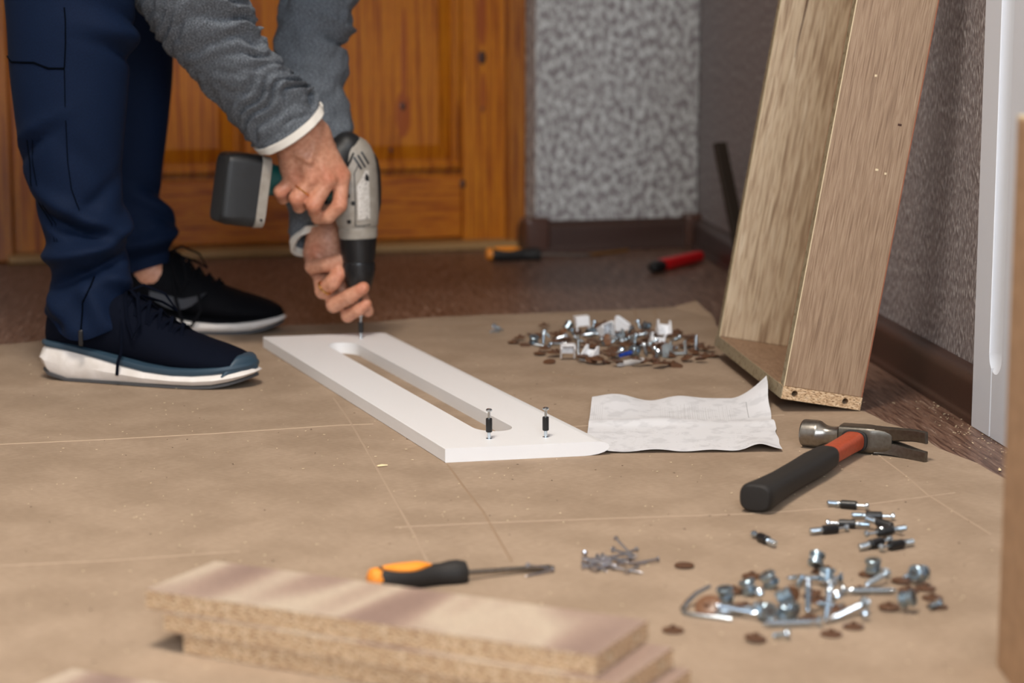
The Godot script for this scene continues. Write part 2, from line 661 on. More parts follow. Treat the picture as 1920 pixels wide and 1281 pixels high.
# ---------------------------------------------------------------- the room
func build_room() -> void:
	var g := Geo.new()
	g.box(Vector3(5.4, 0.1, 9.0), Vector3(0, -0.05, 0), Transform3D(), 0.0)
	struct("floor", g, M.laminate, "dark brown wood-grain laminate floor around the brown paper sheet", "floor", yaw(5.7, Vector3(-0.3, 0, -1.7)))
	g = Geo.new()
	g.box(Vector3(5.4, 0.1, 9.0), Vector3(0, 0.05, 0), Transform3D(), 0.0)
	struct("ceiling", g, M.plaster, "plain white ceiling above the whole room", "ceiling", Transform3D(Basis(), Vector3(-0.3, 2.55, -1.7)))
	# back wall frame: x along the wall, z towards the room
	var B := yaw(15.0, Vector3(0.3967, 0, -4.534))
	g = Geo.new()
	g.box(Vector3(0.36, 2.55, 0.3), Vector3(-0.18, 1.275, -0.15), Transform3D(), 0.004)
	g.box(Vector3(1.2, 0.5, 0.2), Vector3(-0.87, 2.3, -0.19), Transform3D(), 0.0)
	g.box(Vector3(1.6, 2.55, 0.2), Vector3(-2.22, 1.275, -0.19), Transform3D(), 0.0)
	g.box(Vector3(2.2, 2.55, 0.1), Vector3(-0.9, 1.275, -0.36), Transform3D(), 0.0)  # unseen slab added behind the door to block the sky
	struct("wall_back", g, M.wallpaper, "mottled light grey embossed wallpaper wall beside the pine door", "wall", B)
	# right wall: z axis of its frame runs forward along the wall, face at x = 0
	var R := Transform3D(Basis(Vector3(0.995, 0, -0.1), Vector3.UP, Vector3(0.1, 0, 0.995)), Vector3(0.3967, 0, -4.534))
	g = Geo.new()
	g.box(Vector3(0.2, 2.55, 7.0), Vector3(0.1, 1.275, 3.3), Transform3D(), 0.0)
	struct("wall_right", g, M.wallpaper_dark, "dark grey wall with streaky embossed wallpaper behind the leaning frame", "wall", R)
	g = Geo.new()
	g.box(Vector3(0.2, 2.55, 7.2), Vector3(-2.5, 1.275, -1.5), Transform3D(), 0.0)
	struct("wall_left", g, M.plaster, "plain pale wall on the person's back side of the room", "wall")
	g = Geo.new()
	for b in [[Vector3(2.96, 2.55, 0.2), Vector3(-1.52, 1.275, 2.05)], [Vector3(1.5, 2.55, 0.2), Vector3(1.75, 1.275, 2.05)], [Vector3(1.04, 0.85, 0.2), Vector3(0.48, 0.425, 2.05)], [Vector3(1.04, 0.3, 0.2), Vector3(0.48, 2.4, 2.05)]]:
		g.box(b[0], b[1], Transform3D(), 0.0)
	struct("wall_rear", g, M.plaster, "plain pale wall behind the camera, holding the unseen window", "wall")
	g = Geo.new()
	for b in [[Vector3(1.04, 0.06, 0.07), Vector3(0.48, 0.88, 2.05)], [Vector3(1.04, 0.06, 0.07), Vector3(0.48, 2.22, 2.05)], [Vector3(0.06, 1.4, 0.07), Vector3(-0.01, 1.55, 2.05)], [Vector3(0.06, 1.4, 0.07), Vector3(0.97, 1.55, 2.05)], [Vector3(0.06, 1.4, 0.07), Vector3(0.48, 1.55, 2.05)]]:
		g.box(b[0], b[1], Transform3D(), 0.004)
	var win := struct("window_1", g, M.white_plastic, "unseen white framed two-pane window behind the camera, placed to light the room", "window")  # out-of-view window, placed to light the room from behind the camera
	for x in [0.235, 0.725]:
		g = Geo.new()
		g.box(Vector3(0.43, 1.28, 0.006), Vector3(x, 1.55, 2.05), Transform3D(), 0.0)
		part("pane", g, M.pane, win)
	# unseen ceiling lamp, placed out of the frame to light the work from above
	var lamp := thing("ceiling_lamp", "unseen flat square white ceiling lamp, placed to light the work from above", "lamp", Transform3D(Basis(), Vector3(-0.30, 2.55, -1.35)))
	g = Geo.new()
	g.box(Vector3(0.66, 0.05, 0.66), Vector3(0, -0.025, 0), Transform3D(), 0.01)
	part("housing", g, M.white_plastic, lamp)
	g = Geo.new()
	g.box(Vector3(0.56, 0.03, 0.56), Vector3(0, -0.07, 0), Transform3D(), 0.01)
	part("diffuser", g, M.glow, lamp)
	# skirting boards
	var sk := func(length: float) -> Geo:
		var q := Geo.new()
		q.extrude(PackedVector2Array([Vector2(0, 0), Vector2(0.024, 0), Vector2(0.024, 0.008), Vector2(0.019, 0.014), Vector2(0.018, 0.046), Vector2(0.015, 0.056), Vector2(0.009, 0.062), Vector2(0, 0.064)]), length, Transform3D(Basis(Vector3(0, 0, 1), Vector3(0, 1, 0), Vector3(1, 0, 0)), Vector3.ZERO))
		return q
	struct("baseboard_back", sk.call(0.36), M.skirting, "dark brown plastic skirting below the light grey wallpaper", "skirting", B * Transform3D(Basis(), Vector3(-0.36, 0, 0)))
	struct("baseboard_right", sk.call(6.0), M.skirting, "dark brown plastic skirting along the right wall behind the frame", "skirting", R * Transform3D(Basis(Vector3(0, 0, 1), Vector3.UP, Vector3(-1, 0, 0)), Vector3(0, 0, 0)))
	struct("baseboard_reveal", sk.call(0.09), M.skirting, "short brown skirting piece on the door reveal", "skirting", B * Transform3D(Basis(Vector3(0, 0, 1), Vector3.UP, Vector3(-1, 0, 0)), Vector3(-0.36, 0, -0.09)))
	for k in [[Vector3(-0.36, 0, 0.0), "brown skirting corner cap beside the door casing"], [Vector3(-0.012, 0, 0.012), "brown skirting corner cap where the two walls meet"]]:
		g = Geo.new()
		g.box(Vector3(0.052, 0.072, 0.052), Vector3(0, 0.036, 0), Transform3D(), 0.006)
		struct(numbered("trim"), g, M.skirting_cap, k[1], "skirting cap", B * Transform3D(Basis(), k[0]))
	build_door(B)


func build_door(B: Transform3D) -> void:
	# leaf between s0 and s1 along the wall, face at z = -0.10
	var s1 := -0.3868
	var s0 := -1.43
	var door := Node3D.new()
	door.name = "door_1"
	add_child(door)
	door.transform = B * Transform3D(Basis(), Vector3(0, 0, -0.1))
	door.set_meta("kind", "structure")
	tag(door, "varnished orange pine door with framed panels behind the person", "door")
	var g := Geo.new()
	var xs := 0.105          # width of a stile
	var mid := (s0 + s1) / 2.0
	g.box(Vector3(s1 - s0, 2.04, 0.02), Vector3(mid, 1.02, -0.030), Transform3D(), 0.0)
	part("core", g, M.pine, door)
	for x in [s0 + xs / 2, s1 - xs / 2]:
		g = Geo.new()
		g.box(Vector3(xs, 2.04, 0.02), Vector3(x, 1.02, -0.010), Transform3D(), 0.003)
		part("stile", g, M.pine, door)
	g = Geo.new()
	g.box(Vector3(0.09, 1.88, 0.02), Vector3(mid, 1.10, -0.010), Transform3D(), 0.003)
	part("stile", g, M.pine, door)
	# bottom panel with cross grain, then the rail and the raised fields
	g = Geo.new()
	g.box(Vector3(s1 - s0 - 2 * xs, 0.135, 0.014), Vector3(mid, 0.0885, -0.013), Transform3D(), 0.003)
	part("bottom_rail", g, M.pine_across, door)
	for y in [1.02, 1.95]:
		g = Geo.new()
		g.box(Vector3(s1 - s0 - 2 * xs, 0.12, 0.018), Vector3(mid, y, -0.011), Transform3D(), 0.003)
		part("rail", g, M.pine_across, door)
	for side in [-1.0, 1.0]:
		var w := (s1 - s0 - 2 * xs - 0.09) / 2.0
		var cx: float = mid + side * (0.045 + w / 2.0)
		for q in [[0.175, 0.95], [1.09, 1.88]]:
			g = Geo.new()
			var h: float = q[1] - q[0]
			g.box(Vector3(w, 0.018, 0.020), Vector3(cx, q[0], -0.010), Transform3D(), 0.005)
			g.box(Vector3(w, 0.018, 0.020), Vector3(cx, q[1], -0.010), Transform3D(), 0.005)
			for e in [-1.0, 1.0]:
				g.box(Vector3(0.016, h, 0.020), Vector3(cx + e * (w / 2 - 0.008), (q[0] + q[1]) / 2, -0.010), Transform3D(), 0.005)
			part("moulding", g, M.pine, door)
			# raised field with sloping margins
			g = Geo.new()
			var a := Vector2(w / 2 - 0.02, h / 2 - 0.014)
			var b := a - Vector2(0.030, 0.030)
			var rings := []
			for z in [[a, -0.022], [a, -0.018], [b, -0.008], [b, -0.0075]]:
				var e: Vector2 = z[0]
				rings.append(PackedVector3Array([Vector3(cx - e.x, q[0] + h / 2 - e.y, z[1]), Vector3(cx + e.x, q[0] + h / 2 - e.y, z[1]), Vector3(cx + e.x, q[0] + h / 2 + e.y, z[1]), Vector3(cx - e.x, q[0] + h / 2 + e.y, z[1])]))
			g.loft(rings)
			part("raised_panel", g, M.pine, door, "", 20.0)
	# knots in the wood, flush discs of darker wood
	for k in [[Vector2(-0.4488, 0.4007), 0.012, 0.0], [Vector2(-0.4912, 0.1361), 0.008, 0.0], [Vector2(-0.6177, 0.3003), 0.008, -0.0075], [Vector2(-0.4479, 0.2926), 0.004, 0.0], [Vector2(-0.6457, 0.2098), 0.004, 0.0]]:
		g = Geo.new()
		var prof := [[0.0, -0.002], [k[1], -0.002], [k[1] * 0.95, 0.0006], [k[1] * 0.5, 0.0010], [0.0, 0.0011]]
		g.lathe(prof, 14, Transform3D(Basis(Vector3(0.75, 0, 0), Vector3(0, 0, 1), Vector3(0, -1.25, 0)), Vector3(k[0].x, k[0].y, k[2])))
		part("knot", g, M.knot, door)
	# darker heartwood streaks, flush with the face
	for k in [[Vector2(-0.4486, 0.4869), 0.010, 0.13, 0.0], [Vector2(-0.4466, 0.3261), 0.006, 0.09, 0.0], [Vector2(-0.6178, 0.2837), 0.016, 0.10, -0.0076], [Vector2(-0.6147, 0.3886), 0.006, 0.24, -0.0076]]:
		g = Geo.new()
		var prof := [[0.0, -0.002], [1.0, -0.002], [0.97, 0.0003], [0.0, 0.0005]]
		g.lathe(prof, 20, Transform3D(Basis(Vector3(k[1], 0, 0), Vector3(0, 0, 1), Vector3(0, -k[2] / 2.0, 0)), Vector3(k[0].x, k[0].y, k[3])))
		part("grain_streak", g, M.pine_streak, door)
	# casings, head and threshold
	for q in [[Vector2(-0.4005, 0.2981), Vector2(-0.3574, 0.2975)], [Vector2(-1.4987, 0.3120), Vector2(-1.4177, 0.3110)]]:
		g = Geo.new()
		g.box(Vector3(q[1].x - q[0].x, 2.06, 0.03), Vector3((q[0].x + q[1].x) / 2, 1.03, -0.008), Transform3D(), 0.006)
		struct(numbered("trim"), g, M.pine_casing, "pine door casing upright right of the door" if q[0].x > -1.0 else "pine door casing upright left of the door", "door casing", B * Transform3D(Basis(), Vector3(0, 0, -0.082)))
	g = Geo.new()
	g.box(Vector3(1.05, 0.018, 0.06), Vector3(mid, 0.009, 0.0), Transform3D(), 0.004)
	struct("trim_threshold", g, M.threshold, "pale wooden threshold strip under the pine door", "threshold", B * Transform3D(Basis(), Vector3(0, 0, -0.075)))


# ---------------------------------------------------------------- brown paper over the floor
func build_paper_cover() -> void:
	var edge := [Vector2(-0.9735, -3.1491), Vector2(-0.7802, -3.2089), Vector2(-0.7312, -3.2449), Vector2(-0.6830, -3.2501), Vector2(-0.5981, -3.2816), Vector2(-0.5250, -3.2923), Vector2(-0.4368, -3.3192), Vector2(-0.3909, -3.3969), Vector2(-0.2940, -3.4197), Vector2(-0.2202, -3.4429), Vector2(-0.1411, -3.4902), Vector2(-0.0489, -3.5203), Vector2(0.0718, -3.5510), Vector2(0.1807, -3.5760), Vector2(0.2315, -3.5949), Vector2(0.2756, -3.6140), Vector2(0.3022, -3.6269), Vector2(0.3189, -3.6726), Vector2(0.3267, -3.6140), Vector2(0.3334, -3.5082), Vector2(0.3266, -3.2923), Vector2(0.3403, -3.1988), Vector2(0.3663, -3.0085), Vector2(0.3939, -2.8715), Vector2(0.4290, -2.7423), Vector2(0.4519, -2.6694), Vector2(0.4649, -2.6069), Vector2(0.4835, -2.5635), Vector2(0.4965, -2.5120), Vector2(0.5010, -2.4474), Vector2(0.5156, -2.4031), Vector2(0.5278, -2.3688), Vector2(0.5349, -2.3191), Vector2(0.5469, -2.2611), Vector2(0.5710, -2.1623), Vector2(0.3686, -1.3390), Vector2(-0.4283, -1.3390)]
	var poly := PackedVector2Array()
	for i in edge.size():
		var a: Vector2 = edge[i]
		var b: Vector2 = edge[(i + 1) % edge.size()]
		poly.append(a)
		var n := int(a.distance_to(b) / 0.03) if i < 34 else 0
		for k in range(1, n):
			poly.append(a.lerp(b, float(k) / n) + Vector2(rng.randf_range(-0.0025, 0.0025), rng.randf_range(-0.004, 0.004)))
	var cover := Node3D.new()
	cover.name = "paper_sheet"
	add_child(cover)
	tag(cover, "large brown kraft paper sheet spread over the floor under the work", "floor paper")
	var g := Geo.new()
	g.extrude(poly, 0.0010, Transform3D(Basis(Vector3(1, 0, 0), Vector3(0, 0, 1), Vector3(0, -1, 0)), Vector3(0, 0.0011, 0)))
	part("sheet", g, M.paper, cover)
	# turned-up corner at the far right edge
	g = Geo.new()
	var c0 := Vector3(0.2756, 0.0000, -3.6140)
	var c1 := Vector3(0.3335, 0.0000, -3.4723)
	var tip := Vector3(0.3142, 0.0000, -3.5949) + Vector3(0, 0.012, -0.01)
	g.loft([PackedVector3Array([c0, c1, tip]), PackedVector3Array([c0 + Vector3(0, 0.0012, 0), c1 + Vector3(0, 0.0012, 0), tip + Vector3(0, 0.0012, 0)])])
	part("turned_corner", g, M.paper, cover)
	# folds pressed into the sheet: low ridges with a light worn crest, and dark-edged seams
	var folds := [
		[[Vector3(-0.6410, 0.0000, -2.4625), Vector3(-0.4845, 0.0000, -2.4995), Vector3(-0.3619, 0.0000, -2.5343), Vector3(-0.2109, 0.0000, -2.5867), Vector3(-0.1718, 0.0000, -2.5934)], 0.0022, "crease"],
		[[Vector3(0.0327, 0.0000, -2.5635), Vector3(0.0922, 0.0000, -2.5834), Vector3(0.3443, 0.0000, -2.6518)], 0.0018, "crease"],
		[[Vector3(-0.5039, 0.0000, -1.9180), Vector3(-0.3797, 0.0000, -1.9408), Vector3(-0.2592, 0.0000, -1.9759)], 0.0016, "crease"],
		[[Vector3(-0.1169, 0.0000, -2.0694), Vector3(-0.0161, 0.0000, -2.0892), Vector3(0.1519, 0.0000, -2.1138), Vector3(0.2399, 0.0000, -2.1252), Vector3(0.3309, 0.0000, -2.1506), Vector3(0.3785, 0.0000, -2.1718), Vector3(0.4720, 0.0000, -2.2205)], 0.0018, "crease"],
		[[Vector3(-0.2359, 0.0000, -2.7688), Vector3(-0.2033, 0.0000, -2.6172), Vector3(-0.1673, 0.0000, -2.4265), Vector3(-0.1274, 0.0000, -2.2106), Vector3(-0.0939, 0.0000, -2.0289), Vector3(-0.0788, 0.0000, -1.9369)], 0.0020, "crease"],
		[[Vector3(-0.0731, 0.0000, -2.3632), Vector3(-0.0518, 0.0000, -2.2482), Vector3(-0.0302, 0.0000, -2.1390), Vector3(-0.0077, 0.0000, -1.9879), Vector3(0.0000, 0.0000, -1.9369)], 0.0020, "seam"],
		[[Vector3(-0.1750, 0.0000, -3.3743), Vector3(-0.0345, 0.0000, -3.4083), Vector3(0.0872, 0.0000, -3.4487), Vector3(0.2106, 0.0000, -3.4723), Vector3(0.3258, 0.0000, -3.4842)], 0.0026, "seam"],
		[[Vector3(-0.3828, 0.0000, -3.3246), Vector3(-0.2709, 0.0000, -3.3465), Vector3(-0.1707, 0.0000, -3.3743)], 0.0022, "seam"],
		[[Vector3(0.4213, 0.0000, -2.4265), Vector3(0.4354, 0.0000, -2.3003), Vector3(0.4417, 0.0000, -2.2106), Vector3(0.4570, 0.0000, -2.1206), Vector3(0.4716, 0.0000, -2.0395)], 0.0018, "crease"],
		[[Vector3(0.0376, 0.0000, -2.9600), Vector3(0.0746, 0.0000, -2.9385), Vector3(0.0979, 0.0000, -2.9214)], 0.0030, "seam"],
		[[Vector3(0.2390, 0.0000, -3.5697), Vector3(0.2403, 0.0000, -3.4961)], 0.0030, "seam"], [[Vector3(0.2078, 0.0000, -3.5760), Vector3(0.2064, 0.0000, -3.4902)], 0.0030, "seam"],
	]
	for f in folds:
		g = Geo.new()
		var rings := []
		var path: Array = f[0]
		for i in path.size():
			var d: Vector3 = (path[mini(i + 1, path.size() - 1)] - path[maxi(i - 1, 0)]).normalized()
			var s: Vector3 = d.cross(Vector3.UP) * f[1]
			var hgt: float = 0.0012 if f[2] == "crease" else 0.0009
			rings.append(PackedVector3Array([path[i] - s + Vector3(0, 0.0008, 0), path[i] - s * 0.2 + Vector3(0, 0.0011 + hgt * 0.5, 0), path[i] + s * 0.2 + Vector3(0, 0.0011 + hgt * 0.5, 0), path[i] + s + Vector3(0, 0.0008, 0)]))
		g.loft(rings)
		part("fold_line", g, (M.crease if f[1] > 0.0021 else M.crease_faint) if f[2] == "crease" else M.crease_dark, cover)


# ---------------------------------------------------------------- white panel being drilled
func build_panel() -> void:
	var o := Vector3(-0.0757, 0.0000, -2.3688)                       # front left lower corner
	var bl := Vector3(-0.3762, 0.0000, -3.1837)
	var fr := Vector3(0.1127, 0.0000, -2.4119)
	var wdir := Vector3(fr.x - o.x, 0, fr.z - o.z)
	var vdir := Vector3(bl.x - o.x, 0, bl.z - o.z)
	var th := 0.0163
	var W := wdir.length()
	# cross-section: square left edge, rounded right edge
	var sec := [Vector2(0.0006, 0.0), Vector2(0.0, 0.0006), Vector2(0.0, th - 0.0006), Vector2(0.0006, th)]
	var right := [Vector2(W - 0.014, th), Vector2(W - 0.006, th - 0.0010), Vector2(W - 0.001, th - 0.0035), Vector2(W, th - 0.0065), Vector2(W - 0.0012, th - 0.0095), Vector2(W - 0.006, th - 0.0125), Vector2(W - 0.013, 0.0017), Vector2(W - 0.022, 0.0004), Vector2(W - 0.03, 0.0)]
	var lead := 0.0018
	var un := wdir / W
	var at := func(u: float, v: float, y: float) -> Vector3: return o + un * u + vdir * v + Vector3(0, 0.0012 + y, 0)
	var inv_len := 1.0 / vdir.length()
	var p := thing("panel", "white slotted furniture side panel lying on the brown paper under the drill", "panel", Transform3D(Basis(), o))
	# slot outline in (u, v): measured on the top face
	var su0 := 0.070
	var su1 := 0.116
	var v0 := 0.098
	var v1 := 0.905
	var r := (su1 - su0) / 2.0
	var rv := r * 1.25 * inv_len
	var g := Geo.new()
	# top and bottom faces as strips between outer outline and slot; slot outline as closed loop
	var loop := []
	for i in 13:
		var a := PI + PI * i / 12.0
		loop.append(Vector2((su0 + su1) / 2 + r * cos(a), v0 + rv + rv * sin(a)))
	for i in 13:
		var a := PI * i / 12.0
		loop.append(Vector2((su0 + su1) / 2 + r * cos(a), v1 - rv + rv * sin(a)))
	var n := loop.size()
	var ul := 0.0006
	for top in [true, false]:
		var y: float = th if top else 0.0
		var ur: float = W - 0.014 if top else W - 0.03
		var outer := []
		for q in loop:
			# push each slot point out to the rectangle
			var ang := Vector2((q.x - (su0 + su1) / 2) / r, 0.0)
			var e := Vector2.ZERO
			if q.y <= v0 + rv + 1e-6:
				var c := Vector2((q.x - (su0 + su1) / 2) / r, (q.y - v0 - rv) / rv)
				var k := maxf(absf(c.x), absf(c.y))
				c /= k
				e = Vector2(remap(c.x, -1, 1, ul, ur), remap(c.y, -1, 0, lead * inv_len * 0.3, v0 + rv))
			else:
				var c := Vector2((q.x - (su0 + su1) / 2) / r, (q.y - v1 + rv) / rv)
				var k := maxf(absf(c.x), absf(c.y))
				c /= k
				e = Vector2(remap(c.x, -1, 1, ul, ur), remap(c.y, 0, 1, v1 - rv, 1.0 - 0.0006))
			outer.append(e)
		for i in n:
			var j := (i + 1) % n
			var a: Vector2 = loop[i]
			var b: Vector2 = loop[j]
			var c: Vector2 = outer[j]
			var d: Vector2 = outer[i]
			if top:
				g.quad(at.call(a.x, a.y, y), at.call(b.x, b.y, y), at.call(c.x, c.y, y), at.call(d.x, d.y, y))
			else:
				g.quad(at.call(a.x, a.y, y), at.call(d.x, d.y, y), at.call(c.x, c.y, y), at.call(b.x, b.y, y))
	for i in n:
		var j := (i + 1) % n
		var a: Vector2 = loop[i]
		var b: Vector2 = loop[j]
		g.quad(at.call(a.x, a.y, 0.0), at.call(b.x, b.y, 0.0), at.call(b.x, b.y, th), at.call(a.x, a.y, th))
	var rim := [Vector2(W - 0.03, 0.0)]
	rim = sec + right
	for i in rim.size():
		var j := (i + 1) % rim.size()
		if i == 3 or j == 0:
			continue
		var a: Vector2 = rim[i]
		var b: Vector2 = rim[j]
		g.quad(at.call(a.x, 0.0006, a.y), at.call(a.x, 0.9994, a.y), at.call(b.x, 0.9994, b.y), at.call(b.x, 0.0006, b.y))
	# end faces
	var pl := PackedVector2Array(rim)
	var ids := Geometry2D.triangulate_polygon(pl)
	for e in [0.0006, 0.9994]:
		for i in range(0, ids.size(), 3):
			g.tri(at.call(pl[ids[i]].x, e, pl[ids[i]].y), at.call(pl[ids[i + 1]].x, e, pl[ids[i + 1]].y), at.call(pl[ids[i + 2]].x, e, pl[ids[i + 2]].y))
	for k in g.v.size():
		g.v[k] -= o
	# make every face look outwards: compare with the middle of the nearest solid part
	fix_panel(g, un, vdir, W, th, su0, su1, v0, v1, o)
	part("board", g, M.white_board, p, "", 25.0)
	# three connecting bolts screwed into it
	var spots := [[Vector3(-0.0266, 0.0175, -2.4244), "upright black sleeved connecting bolt left of the slot's front end"], [Vector3(0.0391, 0.0175, -2.4336), "upright black sleeved connecting bolt near the panel's right front corner"], [Vector3(-0.2272, 0.0175, -3.1712), "black sleeved connecting bolt being driven under the drill bit"]]
	var proto: Node3D = null
	for s in spots:
		var b := bolt_thing(s[1])
		b.transform = Transform3D(Basis.from_scale(Vector3(1, 0.82, 1)), s[0])


func fix_panel(g: Geo, un: Vector3, vdir: Vector3, W: float, th: float, su0: float, su1: float, v0: float, v1: float, o: Vector3) -> void:
	var inv := Basis(un, Vector3.UP, vdir).inverse()
	for i in range(0, g.v.size(), 3):
		var m: Vector3 = inv * ((g.v[i] + g.v[i + 1] + g.v[i + 2]) / 3.0)
		m.y -= 0.0012
		var n := (g.v[i + 2] - g.v[i]).cross(g.v[i + 1] - g.v[i])
		var want := Vector3.ZERO
		if m.y > th - 0.0001:
			want = Vector3.UP
		elif m.y < 0.0001:
			want = Vector3.DOWN
		elif m.z < 0.001:
			want = -vdir
		elif m.z > 0.999:
			want = vdir
		elif m.x < 0.001:
			want = -un
		elif m.x > W - 0.031:
			want = un + Vector3(0, (m.y / th - 0.5) * 1.5, 0)
		else:
			want = (un * ((su0 + su1) / 2 - m.x) + vdir * (clampf(m.z, v0 + 0.025, v1 - 0.025) - m.z) * 1.0)
		if n.dot(want) < 0.0:
			var t := g.v[i + 1]
			g.v[i + 1] = g.v[i + 2]
			g.v[i + 2] = t


# connecting bolt: standing in the panel with a collar, or loose with its ribbed thread
func bolt_thing(label: String, group := "", loose := false) -> Node3D:
	var b := thing("connecting_bolt", label, "connecting bolt", Transform3D(), group)
	var g := Geo.new()
	if loose:
		var prof := [[0.0, 0.0], [0.0022, 0.0]]
		for k in 6:
			prof.append([0.0024, 0.0004 + 0.0017 * k])
			prof.append([0.0033, 0.0012 + 0.0017 * k])
		prof.append_array([[0.0020, 0.0108], [0.0032, 0.0116], [0.0032, 0.0130], [0.0018, 0.0134], [0.0018, 0.0150], [0.0, 0.0150]])
		g.lathe(prof, 14)
		part("thread", g, M.zinc, b)
	else:
		g.lathe([[0.0, 0.0], [0.0037, 0.0], [0.0037, 0.0008], [0.0020, 0.0016], [0.0020, 0.0085], [0.0, 0.0085]], 16)
		part("collar", g, M.zinc, b)
	g = Geo.new()
	g.lathe([[0.0, 0.0080], [0.0016, 0.0080], [0.0016, 0.030], [0.0015, 0.038], [0.0015, 0.0392], [0.0034, 0.0398], [0.0038, 0.0410], [0.0036, 0.0424], [0.0022, 0.0434], [0.0, 0.0436]], 16)
	part("steel_pin", g, M.zinc, b)
	g = Geo.new()
	var lo := 0.0140 if loose else 0.0095
	var r := 0.0046 if loose else 0.0038
	var hi := 0.0310 if loose else 0.0300
	g.lathe([[0.0016, lo], [r * 0.8, lo + 0.0002], [r, lo + 0.0012], [r, hi - 0.0014], [r * 0.85, hi - 0.0002], [0.0016, hi]], 16)
	part("sleeve", g, M.black_plastic, b)
	return b


# ---------------------------------------------------------------- boards
# a melamine board along local x (length), y thickness, z width
func chip_end(called: String, size: Vector3, at: Transform3D, holes: Array, parent: Node3D) -> void:
	var c := CSGCombiner3D.new()
	c.name = called
	c.material_override = M.chip
	parent.add_child(c, true)
	c.transform = at
	var b := CSGBox3D.new()
	b.name = "slab"
	b.size = size
	c.add_child(b)
	for h in holes:
		var q := CSGCylinder3D.new()
		q.name = "hole"
		q.radius = 0.0042
		q.height = size.z * 1.6
		q.sides = 20
		q.operation = CSGShape3D.OPERATION_SUBTRACTION
		q.rotation_degrees = Vector3(90, 0, 0)
		q.position = Vector3(h, 0.0003, size.z * 0.5)
		c.add_child(q, true)


func build_leaning_frame() -> void:
	# lower right front corner on the floor; x across the board, y up along it, z towards the room
	var p0 := Vector3(0.4449, 0.0000, -2.6765) + Vector3(0, 0.0022, 0)
	var back := Vector3(-0.105, 0, -0.9945)
	var lean := deg_to_rad(9.6)
	var r0 := Vector3(0.9945, 0, -0.105)
	var up := Vector3.UP * cos(lean) + r0 * sin(lean)
	var rt := r0 * cos(lean) - Vector3.UP * sin(lean)
	var T := Transform3D(Basis(rt, up, -back), p0)
	var f := thing("open_shelf", "open oak-look shelf frame leaning tilted against the dark right wall", "shelf", T)
	var W := 0.1055
	var th := 0.0165
	var D := 0.425
	var L := 0.80
	# bottom board: front end is raw chipboard with two dowel holes
	chip_end("chipboard_end", Vector3(W - 0.001, th, 0.03), Transform3D(Basis(), Vector3(-W / 2, th / 2, -0.015)), [-0.036, 0.031], f)
	var g := Geo.new()
	g.box(Vector3(W - 0.001, th, D - 0.031), Vector3(-W / 2, th / 2, -0.0305 - (D - 0.031) / 2), Transform3D(), 0.0)
	part("bottom_board", g, M.oak_across, f)
	g = Geo.new()
	g.box(Vector3(0.0014, th, D), Vector3(-W + 0.0002, th / 2, -D / 2), Transform3D(), 0.0004)
	part("edge_band", g, M.edge_band, f, "greenish edge band along the bottom board")
	# front upright and back upright, same size
	for k in 2:
		var z: float = [-0.0012 - th / 2, -D + th / 2][k]
		var up_g := Geo.new()
		up_g.box(Vector3(W - 0.003, L, th), Vector3.ZERO, Transform3D(), 0.0006)
		var b := part("upright_board", up_g, M.oak if k == 0 else M.oak_pale, f, "upright board facing the room" if k == 0 else "pale inner upright board at the far side")
		b.position = Vector3(-W / 2, th + L / 2 + 0.0002, z)
		g = Geo.new()
		g.box(Vector3(0.0016, L, th), Vector3(-W + 0.0016, th + L / 2, z), Transform3D(), 0.0004)
		part("edge_band", g, M.edge_band, f)
		g = Geo.new()
		g.box(Vector3(0.0012, L, 0.0010), Vector3(-W + 0.0018, th + L / 2, z + th / 2), Transform3D(), 0.0003)
		part("edge_trim", g, M.cream_line, f)
		g = Geo.new()
		g.box(Vector3(0.0016, L, th), Vector3(-0.0010, th + L / 2, z), Transform3D(), 0.0004)
		part("edge_band", g, M.red_band, f)
	g = Geo.new()
	g.box(Vector3(W, th, D), Vector3(-W / 2, th * 1.5 + L, -D / 2), Transform3D(), 0.0006)
	part("top_board", g, M.oak_across, f)
	# a few gouges in the front board
	for q in [[-0.038, 0.305, 0.004], [-0.026, 0.302, 0.003], [-0.062, 0.42, 0.003], [-0.020, 0.365, 0.005]]:
		g = Geo.new()
		g.box(Vector3(q[2], 0.0028, 0.0008), Vector3(q[0], q[1], -0.0012), Transform3D(), 0.0003)
		part("chipped_spot", g, M.cream_line if q[2] < 0.0045 else M.knot, f)
	# long dark split in the pale board
	g = Geo.new()
	g.tube([Vector3(-0.064, 0.58, -D + th + 0.0001), Vector3(-0.066, 0.52, -D + th + 0.0002), Vector3(-0.0685, 0.47, -D + th + 0.0002), Vector3(-0.070, 0.43, -D + th + 0.0001)], [0.0003, 0.0010, 0.0009, 0.0003], 5)
	part("split_line", g, M.knot, f)


